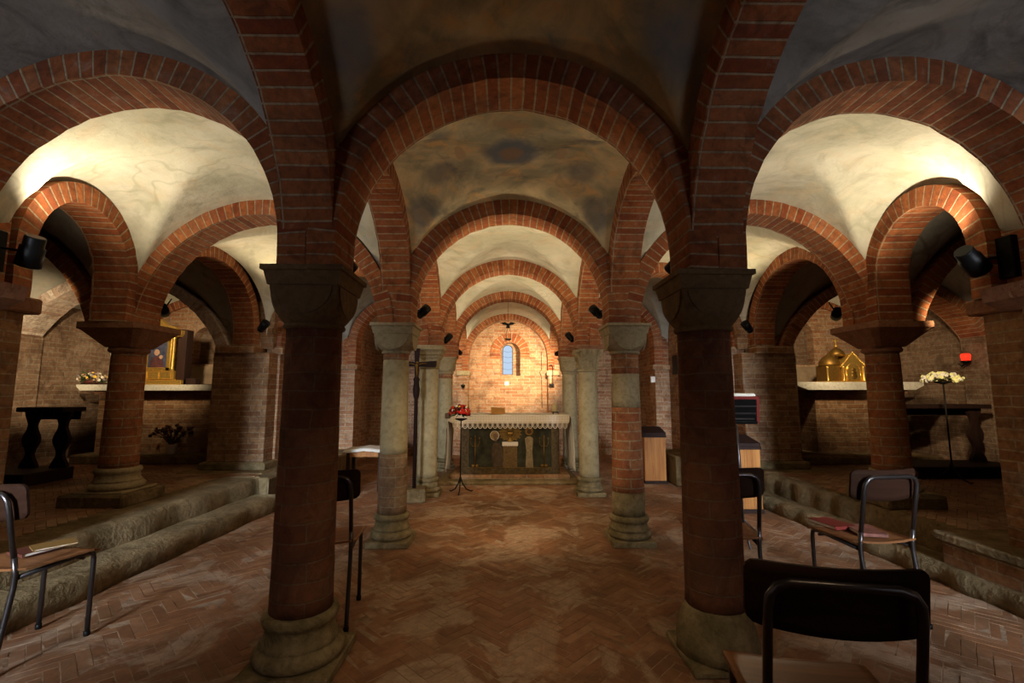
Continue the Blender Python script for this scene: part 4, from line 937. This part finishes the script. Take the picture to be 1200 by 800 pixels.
# ------------------------------------------------------------------ small things on the end wall
t = thing('wall_sconce', 'little dark metal sconce on the wall at the left of the far arch', 'lamp', (-.90, YW - .06, 1.40))
MB().lathe([(.0, -.05), (.02, -.04), (.04, 0), (.045, .03), (.03, .03)], cy=-.05, n=16).build('bowl', 'black', t); MB().tube([(0, .02, .02), (0, -.02, .06), (0, -.05, .03)], .006, 6).build('arm', 'black', t)
t = thing('candle_bracket', 'iron candle bracket holding two pale candles on the wall right of the far arch', 'candle holder', (.92, YW - .1, 1.42))
MB().tube([(0, .03, .0), (0, -.02, 0)], .008, 6).build('arm', 'black', t); MB().box(-.05, .05, -.06, -.0, -.02, .03, .008).build('tray', 'black', t)
MB().lathe([(.012, .03), (.012, .30)], cx=-.025, cy=-.03, n=12).build('candle', 'wax', t); MB().tube([(.03, -.03, .03), (.03, -.03, .38), (.0, -.03, .42), (-.04, -.03, .40)], .007, 8).build('hook', 'black', t)
o = MB().box(-.045, .045, -.02, .0, -.04, .04, .004).build('wall_plate', 'white'); o.location = (.0, YW + .24, 1.46); tag(o, 'small white square plate on the wall just below the slit window', 'plate')
o = MB().tube([(.74, YW + .23, 2.15), (.745, YW + .23, 1.75), (.70, YW + .23, 1.70), (.745, YW + .23, 1.6), (.75, YW + .23, .95)], .006, 6).build('cable', 'black'); tag(o, 'thin dark cable running down the far wall right of the slit window', 'cable')
o = MB().box(-.02, .02, -.035, .035, -.05, .05, .005).build('light_switch', 'white'); o.location = (2.42, YR[4] - .14 - .0, 1.48); o.rotation_euler = (0, 0, pi / 2); tag(o, 'small white switch on the pilaster above the tall wooden lectern', 'switch')

# ------------------------------------------------------------------ low table with cloth (left), wooden lecterns, music stand
t = thing('low_table', 'low wooden table at the back left, covered by a white cloth', 'table', (-1.84, 6.20, 0), radians(4))
MB().box(-.24, .24, -.18, .18, .50, .53, .004).build('tabletop', 'wood', t)
for sx in (-1, 1):
    for sy in (-1, 1): MB().box(sx * .20 - .02, sx * .20 + .02, sy * .14 - .02, sy * .14 + .02, 0, .5).build('leg', 'darkwood', t)
MB().box(-.2, .2, -.15, -.13, .44, .5).build('apron', 'wood', t)
mb = MB(); n = 14
for j in range(n + 1):
    for i in range(n + 1):
        x = -.27 + .54 * i / n; y = -.21 + .42 * j / n; e = max(abs(x) - .24, abs(y) - .18, 0); mb.v.append((x, y, .538 + .018 * max(0, 1 - abs(x - .02) * 6) - e * 1.1 + .003 * sin(i * 2 + j)))
for j in range(n):
    for i in range(n): a = j * (n + 1) + i; mb.face([a, a + 1, a + n + 2, a + n + 1], None, True)
o = mb.build('table_cloth', 'cloth'); o.location = t.location; o.rotation_euler = t.rotation_euler; so = o.modifiers.new('s', 'SOLIDIFY'); so.thickness = .004; tag(o, 'white cloth spread over the low table at the back left', 'cloth')
def lectern(loc, label, w_, d, h_, rz=0):
    t = thing('wooden_lectern', label, 'lectern', loc, rz)
    MB().box(-w_ / 2 - .01, w_ / 2 + .01, -d / 2 - .01, d / 2 + .01, 0, .04, .004).build('base', 'darkwood', t)
    mb = MB(); mb.box(-w_ / 2, w_ / 2, -d / 2, d / 2, .04, h_ - .06, .004)
    for i in range(1, 4): mb.box(-w_ / 2 + w_ * i / 4 - .003, -w_ / 2 + w_ * i / 4 + .003, -d / 2 - .004, -d / 2 + .001, .06, h_ - .08)
    mb.build('body', 'wood', t)
    MB().box(-w_ / 2 - .012, w_ / 2 + .012, -d / 2 - .012, d / 2, h_ - .085, h_ - .05, .004).build('moulding', 'darkwood', t)
    MB().prism([(-d / 2, h_ - .05), (d / 2 + .01, h_ - .05), (d / 2 + .01, h_ + .05), (-d / 2, h_ - .02)], -w_ / 2 - .01, w_ / 2 + .01, 'x').build('sloped_top', 'darkwood', t)
    return t
lectern((2.08, 6.68, 0), 'tall honey-brown wooden lectern standing against the right wall near the altar', .30, .26, .72)
lectern((2.53, 5.12, 0), 'orange-brown wooden lectern behind the music stand and the chair', .34, .3, .74)
lectern((-2.21, 5.28, 0), 'dark-edged wooden lectern mostly hidden behind the front left column', .40, .3, .93)
t = thing('music_stand', 'grey metal stand with a sloping black desk behind the front right column', 'stand', (2.0, 4.02, 0))
MB().tube([(0, 0, .14), (0, 0, .62), (-.01, .0, .98)], .013, 10).build('pole', 'tube', t)
for k in range(3): a = k * 2.094 + .3; MB().tube([(0, 0, .2), (cos(a) * .2, sin(a) * .2, .012)], .009, 8).build('leg', 'tube', t)
TL = Matrix.Translation((0.0, 0.0, 1.10)) @ Matrix.Rotation(radians(-62), 4, 'X')
mb = MB().prism([(-.20, .12), (.20, .12), (.15, -.11), (-.15, -.11)], -.006, .006, 'z'); mb.box(-.20, .20, .10, .125, -.02, .03, .003); mb.xform(TL); mb.build('desk', 'black', t)
for yy_ in (-.05, .02, .075): MB().box(-.165, .165, yy_ - .006, yy_ + .006, -.016, -.006, .002).xform(TL).build('desk_bar', 'tube', t)
bk = thing('red_book', 'red-covered book on the sloping stand behind the front right column', 'book', (2.0, 4.02, 1.10)); bk.rotation_euler = (radians(-62), 0, 0)
MB().prism([(-.21, .10), (.23, .13), (.175, -.135), (-.17, -.135)], .007, .014, 'z').build('cover', 'red', bk); MB().box(-.14, .145, -.150, .09, .014, .045, .005).build('pages', 'paper', bk)

# ------------------------------------------------------------------ chairs
def make_chair(label):
    t = thing('chair', label, 'chair'); W = .165; r = .0115
    for s_, nm in ((-1, 'left'), (1, 'right')):
        # one bent tube on each side: front leg, seat rail, then rear leg separately
        fl = [(s_ * W, .17, 0), (s_ * W, .17, .38), (s_ * W, .165, .408), (s_ * W, .145, .42), (s_ * W, .10, .422), (s_ * W, -.15, .405)]
        MB().tube(fl, r, 10).build('front_leg', 'tube', t); 
        MB().tube([(s_ * W, -.215, 0), (s_ * W, -.205, .06), (s_ * W, -.165, .36), (s_ * W, -.163, .42), (s_ * W, -.175, .50)], r, 10).build('rear_leg', 'tube', t)
        for y_ in (.17, -.215): MB().lathe([(.013, -.001), (.0145, .003), (.0145, .022), (.012, .024)], cx=s_ * W, cy=y_, n=12).build('rubber_foot', 'black', t)
    up = [(-W, -.175, .50), (-W, -.215, .72), (-W + .004, -.222, .76), (-W + .02, -.228, .785), (-W + .05, -.230, .795), (0, -.238, .797), (W - .05, -.230, .795), (W - .02, -.228, .785), (W - .004, -.222, .76), (W, -.215, .72), (W, -.175, .50)]
    MB().tube(up, r, 10).build('back_frame', 'tube', t)
    MB().tube([(-W, .12, .40), (W, .12, .40)], .008, 8).build('cross_bar', 'tube', t)
    # seat: curved plywood
    mb = MB(); n = 16; 
    for k in (0, 1):
        for j in range(n + 1):
            for i in range(n + 1):
                u = -1 + 2 * i / n; v = j / n; y = -.185 + .375 * v; hw = .185 + .015 * v
                cr = 1 - .10 * max(0, abs(2 * v - 1) - .75) / .25
                z = .432 - .012 * (1 - u * u) * (1 - v * .5) + (-.018 * max(0, (v - .85) / .15) ** 2) + (.012 * max(0, (.15 - v) / .15)) + (.010 if k else 0)
                mb.v.append((u * hw * cr, y, z))
    m2 = (n + 1) ** 2
    for j in range(n):
        for i in range(n): a = j * (n + 1) + i; mb.face([a, a + n + 1, a + n + 2, a + 1], None, True); mb.face([m2 + a, m2 + a + 1, m2 + a + n + 2, m2 + a + n + 1], None, True)
    per = [i for i in range(n)] + [j * (n + 1) + n for j in range(n)] + [n * (n + 1) + n - i for i in range(n)] + [(n - j) * (n + 1) for j in range(n)]
    for q in range(len(per)): a, b_ = per[q], per[(q + 1) % len(per)]; mb.face([a, b_, m2 + b_, m2 + a])
    mb.build('seat', 'seat', t)
    # backrest: curved plywood with rounded corners
    mb = MB(); pts = []; hx, hz, rc = .205, .085, .028
    for cx_, cz_, a0 in ((hx - rc, hz - rc, 0), (-hx + rc, hz - rc, pi / 2), (-hx + rc, -hz + rc, pi), (hx - rc, -hz + rc, 1.5 * pi)):
        for k in range(6): a = a0 + pi / 2 * k / 5; pts.append((cx_ + rc * cos(a), cz_ + rc * sin(a)))
    gx = 17; o = 0
    zmax = lambda x: hz - (0 if abs(x) < hx - rc else rc - sqrt(max(0, rc * rc - (abs(x) - hx + rc) ** 2)))
    xs = [-hx + 2 * hx * (1 - cos(pi * i / (gx - 1))) / 2 for i in range(gx)]
    for k in (0, 1):
        for x in xs:
            for j in range(7):
                z = -zmax(x) + 2 * zmax(x) * j / 6 + .012 * (x / hx) ** 2 * (1 if j < 3 else .3); y = -.218 + .035 * (x / hx) ** 2 - .012 * (z / hz) + (.011 if k else 0)
                if k == 0: y = y
                mb.v.append((x, y + .008, .745 + z))
    m2 = gx * 7
    for i in range(gx - 1):
        for j in range(6): a = i * 7 + j; mb.face([a, a + 7, a + 8, a + 1], None, True); mb.face([m2 + a, m2 + a + 1, m2 + a + 8, m2 + a + 7], None, True)
    per = [i * 7 for i in range(gx)] + [(gx - 1) * 7 + j for j in range(1, 7)] + [i * 7 + 6 for i in range(gx - 2, -1, -1)] + [j for j in range(5, 0, -1)]
    for q in range(len(per)): a, b_ = per[q], per[(q + 1) % len(per)]; mb.face([a, m2 + a, m2 + b_, b_])
    mb.build('backrest', 'ply', t)
    return t
ch0 = make_chair('')
for i, (x, y, rz, l_) in enumerate((
        (.845, 1.36, -12, 'dark chair in the right foreground, cut by the bottom edge, seen from behind'),
        (2.07, 2.78, 8, 'chair on the right by the steps with red-covered books on its seat'),
        (1.28, 2.86, -9, 'chair partly hidden behind the front right column'),
        (-1.04, 2.78, 8, 'chair partly hidden behind the front left column'),
        (-2.38, 2.44, -13, 'chair at the left frame edge with a notebook on its seat'))):
    c_ = ch0 if i == 0 else copy_tree(ch0); c_.location = (x, y, 0.002); c_.rotation_euler = (0, 0, radians(rz)); c_['label'] = l_; c_['group'] = 'school chairs with bronze tube frames'
def book(loc, rz, w_, d, h_, cov, label, name='book'):
    t = thing(name, label, 'book', loc, radians(rz))
    MB().box(-w_ / 2 + .004, w_ / 2 - .004, -d / 2 + .004, d / 2 - .004, .003, h_ - .003, .001).build('pages', 'paper', t)
    mb = MB(); mb.box(-w_ / 2, w_ / 2, -d / 2, d / 2, 0, .003, .0008); mb.box(-w_ / 2, w_ / 2, -d / 2, d / 2, h_ - .003, h_, .0008); mb.box(-w_ / 2, -w_ / 2 + .003, -d / 2, d / 2, 0, h_, .0008); mb.build('cover', cov, t)
M['pink'] = plain('pink_cover', (0.26, 0.10, 0.07), .5, 0, .6, 30); M['ochre'] = plain('ochre_cover', (0.22, 0.12, 0.035), .5); M['brownc'] = plain('brown_cover', (0.10, 0.03, 0.02), .5)
book((2.0, 2.92, .443), 100, .20, .14, .022, 'red', 'plain dark red hymn book at the front of the right chair seat', 'hymn_book')
book((2.10, 2.78, .443), 78, .20, .14, .020, 'pink', 'hymn book with a pink patterned cover, rear of the two on the right chair', 'hymn_book')
book((-2.42, 2.50, .443), 70, .17, .13, .018, 'brownc', 'dark brown notebook lying on the left chair seat', 'notebook')
book((-2.36, 2.53, .462), 52, .17, .12, .010, 'ochre', 'thin ochre-edged booklet resting on the dark notebook', 'booklet')

# ------------------------------------------------------------------ left side altar
def side_altar(sgn, label):
    t = thing('side_altar', label, 'altar', (sgn * (4.85 if sgn < 0 else 4.85), 6.85, PZ))
    if sgn < 0:
        MB().box(-.90, .95, -.62, .62, 0, .12, .015).build('altar_step', 'step', t, jit=.004)
        MB().box(-.80, .80, -.36, .55, .12, .92).build('altar_body', 'pier', t)
        MB().box(-.86, .90, -.38, -.30, .92, .97).build('red_band', 'redstone', t)
        pr = [(-1.0, .97), (-1.0, .98), (-1.04, 1.02), (-1.05, 1.05), (1.05, 1.05), (1.0, .97)]
        MB().prism(pr, -.46, .62, 'y').build('altar_slab', 'slab', t)
    else:
        MB().box(-1.1, .9, -.75, .62, 0, .10, .015).build('altar_step', 'step', t, jit=.004)
        MB().box(-.46, .82, -.30, .55, .10, .93).build('altar_body', 'pier', t)
        MB().box(-.48, .86, -.33, .55, .93, .98).build('red_band', 'redstone', t)
        MB().prism([(-.62, .98), (-.78, 1.04), (-.78, 1.09), (1.02, 1.09), (1.02, 1.04), (.9, .98)], -.42, .62, 'y').build('altar_slab', 'slab', t)
    return t
side_altar(-1, 'masonry side altar in the left chapel with a pale stone slab')
side_altar(1, 'masonry side altar in the right chapel with a pale stone slab')
# gilded retable with small painting
t = thing('gilded_shrine', 'gilded framed shrine with a small painting, standing on the left side altar', 'shrine', (-5.0, 6.62, PZ + 1.05))
MB().box(-.36, .36, .0, .16, 0, .07, .006).build('plinth', 'gold', t)
mb = MB().box(-.30, .24, .01, .14, .07, .20, .004)
for i in range(3): mb.box(-.27 + i * .17, -.13 + i * .17, -.005, .02, .085, .185, .004)
mb.build('pedestal', 'gold', t)
for x in (-.26, .20): MB().lathe([(.03, .2), (.022, .23), (.022, .66), (.032, .69)], cx=x, cy=.03, n=14).build('gilt_colonnette', 'gold', t)
mb = MB()
for a, b_, c_, d_ in ((-.23, -.17, .20, .68), (.11, .17, .20, .68), (-.23, .17, .20, .25), (-.23, .17, .62, .68)): mb.box(a, b_, .02, .09, c_, d_, .006)
mb.build('frame', 'gold', t)
pic = MB().box(-.17, .11, .05, .07, .25, .62).build('painting', plain('dark_blue_painting', (0.07, 0.075, 0.12), .5, 0, .6, 14), t)
mb = MB(); disc(mb, -.045, .465, .036, .04, .052, 18, 1.25); disc(mb, .02, .40, .024, .038, .052, 16, 1.15); mb.build('painted_head', plain('painted_face', (0.42, 0.25, 0.16), .5), pic)
mb = MB().prism([(-.12, .25), (.06, .25), (.04, .36), (-.01, .41), (-.08, .41), (-.12, .34)], .04, .052, 'y'); mb.build('painted_robe', plain('painted_robe_red', (0.13, 0.05, 0.05), .5, 0, .6, 14), pic)
MB().prism([(-.34, .69), (.30, .69), (.33, .74), (.33, .78), (-.37, .78), (-.37, .74)], -.02, .15, 'y').build('cornice', 'gold', t)
mb = MB().prism([(-.30, .78), (.26, .78), (.20, .84), (.06, .87), (-.02, .95), (-.10, .87), (-.24, .84)], .03, .11, 'y'); mb.build('pediment', 'gold', t)
MB().box(.24, .36, .05, .20, 0, .8, .006).build('dark_side', 'darkwood', t)
MB().box(.27, .50, .10, .22, 0, .10, .008).build('dark_bracket', 'darkwood', t)
# dried flowers on left altar
f = thing('dried_flowers', 'low arrangement of dried pale flowers at the left end of the left altar', 'flowers', (-5.80, 6.52, PZ + 1.06))
MB().lathe([(.05, 0), (.09, .02), (.10, .05), (.08, .05)], n=18).build('bowl', 'brownc', f)
bouquet(f, (0, 0, .06), .17, (('f_dry', 'dry_flowers'), ('f_brown', 'brown_flowers'), ('f_white', 'white_flowers'), ('f_lilac', 'grey_flowers'), ('f_dry', 'dry_flowers'), ('f_yellow', 'yellow_flowers')), 96, .019, .6, 90)
# potted plant on altar step
t = thing('potted_plant', 'white pot with dark dried flowers on the step before the left side altar', 'plant', (-4.49, 6.33, PZ + .12))
MB().lathe([(.045, 0), (.05, .005), (.068, .13), (.072, .135), (.066, .135), (.055, .1)], n=24).build('pot', 'white', t)
mb = MB(); hd = MB()
for i in range(70):
    a = random.uniform(0, 2 * pi); q = random.uniform(.05, .26); p1 = (cos(a) * q, sin(a) * q, .30 + random.uniform(0, .10) - q * .15)
    mb.tube([(0, 0, .1), (cos(a) * q * .4, sin(a) * q * .4, .22), p1], .0025, 5); hd.ball(p1, random.uniform(.012, .024), 4)
mb.build('stems', 'twig', t); hd.build('flower_heads', 'f_brown', t)['kind'] = 'stuff'
# black prie-dieu and its plank at left
def kneeler(loc, label, w_, legs, h_=.78, rz=0, x0=None):
    t = thing('kneeler', label, 'kneeler', loc, rz)
    MB().box(-w_ / 2, w_ / 2, -.32, .22, 0, .13, .008).build('step_box', 'darkwood', t)
    MB().box(-w_ / 2 if x0 is None else x0, w_ / 2, .02, .30, h_ - .05, h_, .008).build('top_rail', 'darkwood', t)
    MB().box((-w_ / 2 if x0 is None else x0) + .02, w_ / 2 - .02, .24, .26, h_ - .14, h_ - .04).build('rail_panel', 'darkwood', t)
    for x in legs:
        mb = MB(); pl = []
        for i in range(25): tt = i / 24; z = .13 + (h_ - .18) * tt; ww = .062 + .030 * cos(tt * 4 * pi) * (1 - .3 * tt); pl.append((x + ww, z))
        pl += [(2 * x - p, z) for p, z in pl[::-1]]; mb.prism(pl, .10, .14, 'y'); mb.build('shaped_support', 'darkwood', t)
    return t
kneeler((-5.36, 5.05, PZ), 'black wooden kneeler bench with shaped supports at the far left', 1.15, (.17, .50), x0=.06)
kneeler((5.12, 5.42, PZ), 'long black wooden kneeler bench before the right chapel wall', 1.28, (-.52, .50), .80)
# ------------------------------------------------------------------ right chapel things
t = thing('tabernacle', 'golden house-shaped tabernacle with a cross, on the right side altar', 'tabernacle', (4.80, 6.62, PZ + 1.09), radians(-4)); t.scale = (.95, .95, .95)
MB().box(-.20, .40, -.06, .34, 0, .02, .004).build('base', 'gold', t)
mb = MB().box(.05, .36, -.04, .28, .02, .24, .004); mb.build('body', 'gold', t)
MB().box(-.16, .048, 0.0, .28, .02, .26, .004).build('side_chamber', 'goldd', t)
mb = MB().prism([(.03, .23), (.385, .23), (.205, .44)], -.05, .26, 'y'); mb.build('gable', 'gold', t)
mb = MB()
for i in range(12):
    tt = i / 11
    for sg in (-1, 1): mb.ball((.207 + sg * .185 * (1 - tt), -.05, .235 + .215 * tt), .013, 5)
mb.build('gable_crest', 'gold', t)
mb = MB(); mb.tube([(.205 - .10 * cos(pi * i / 12), -.045, .17 + .12 * sin(pi * i / 12)) for i in range(13)], .009, 6); mb.tube([(.105, -.045, .02), (.105, -.045, .17)], .009, 6); mb.tube([(.305, -.045, .02), (.305, -.045, .17)], .009, 6); mb.build('door_arch', 'gold', t)
d_ = MB().prism([(x, z) for x, z in arch_poly(.205, .085, .03, .17)], -.048, -.03, 'y').build('door', 'gold', t)
mb = MB()
for z, r in ((.19, .03), (.14, .04), (.09, .045)): mb.ball((.205, -.048, z), r, 6, sy=.3)
mb.build('relief_figure', 'goldd', d_)
for x in (.06, .35, -.15): MB().lathe([(.018, .02), (.013, .03), (.013, .22), (.02, .24)], cx=x, cy=-.045 if x > 0 else 0, n=12).build('gilt_colonnette', 'gold', t)
mb = MB().lathe([(.15, .26), (.15, .28), (.135, .33), (.10, .38), (.05, .42), (.02, .44), (.015, .47)], cx=-.03, cy=.14, n=20); mb.lathe([(.11, .40), (.105, .46), (.07, .51), (.025, .54), (.012, .55)], cx=.10, cy=.16, n=20); mb.build('dome', 'goldd', t)
mb = MB().ball((.10, .16, .57), .022, 6); mb.tube([(.10, .16, .58), (.10, .16, .70)], .009, 6); mb.box(.055, .145, .152, .168, .645, .663, .003); mb.build('cross', 'gold', t)
t = thing('flower_stand', 'slender black iron tripod stand in front of the right chapel kneeler', 'stand', (4.76, 4.98, PZ)); iron_stand(t, 1.05, .19)
f = thing('flower_bouquet', 'flat bouquet of cream and green-yellow flowers on the iron stand at right', 'flowers', (4.76, 4.98, PZ + 1.06))
bouquet(f, (0, 0, .02), .19, (('f_cream', 'cream_flowers'), ('f_white', 'white_flowers'), ('f_cream', 'cream_flowers')), 99, .021, .42, 14)
t = thing('sanctuary_lamp', 'glowing red glass lamp on a bracket on the right chapel wall', 'lamp', (5.92, 5.85, 1.70))
MB().lathe([(.02, -.04), (.045, -.03), (.052, .04), (.04, .06), (.036, .06)], n=20).build('red_glass', 'glassred', t); MB().lathe([(.015, -.07), (.05, -.045), (.05, -.03), (.02, -.03)], n=18).build('holder', 'black', t)
MB().tube([(0, 0, -.06), (0, .06, -.10), (.05, .16, -.06)], .008, 6).build('arm', 'black', t)
l = bpy.data.lights.new('flame', 'POINT'); l.energy = .1; l.color = (1, .08, .03); l.shadow_soft_size = .03; lo_ = bpy.data.objects.new('flame', l); C.objects.link(lo_); lo_.parent = t; lo_.location = (-.08, -.05, .08)
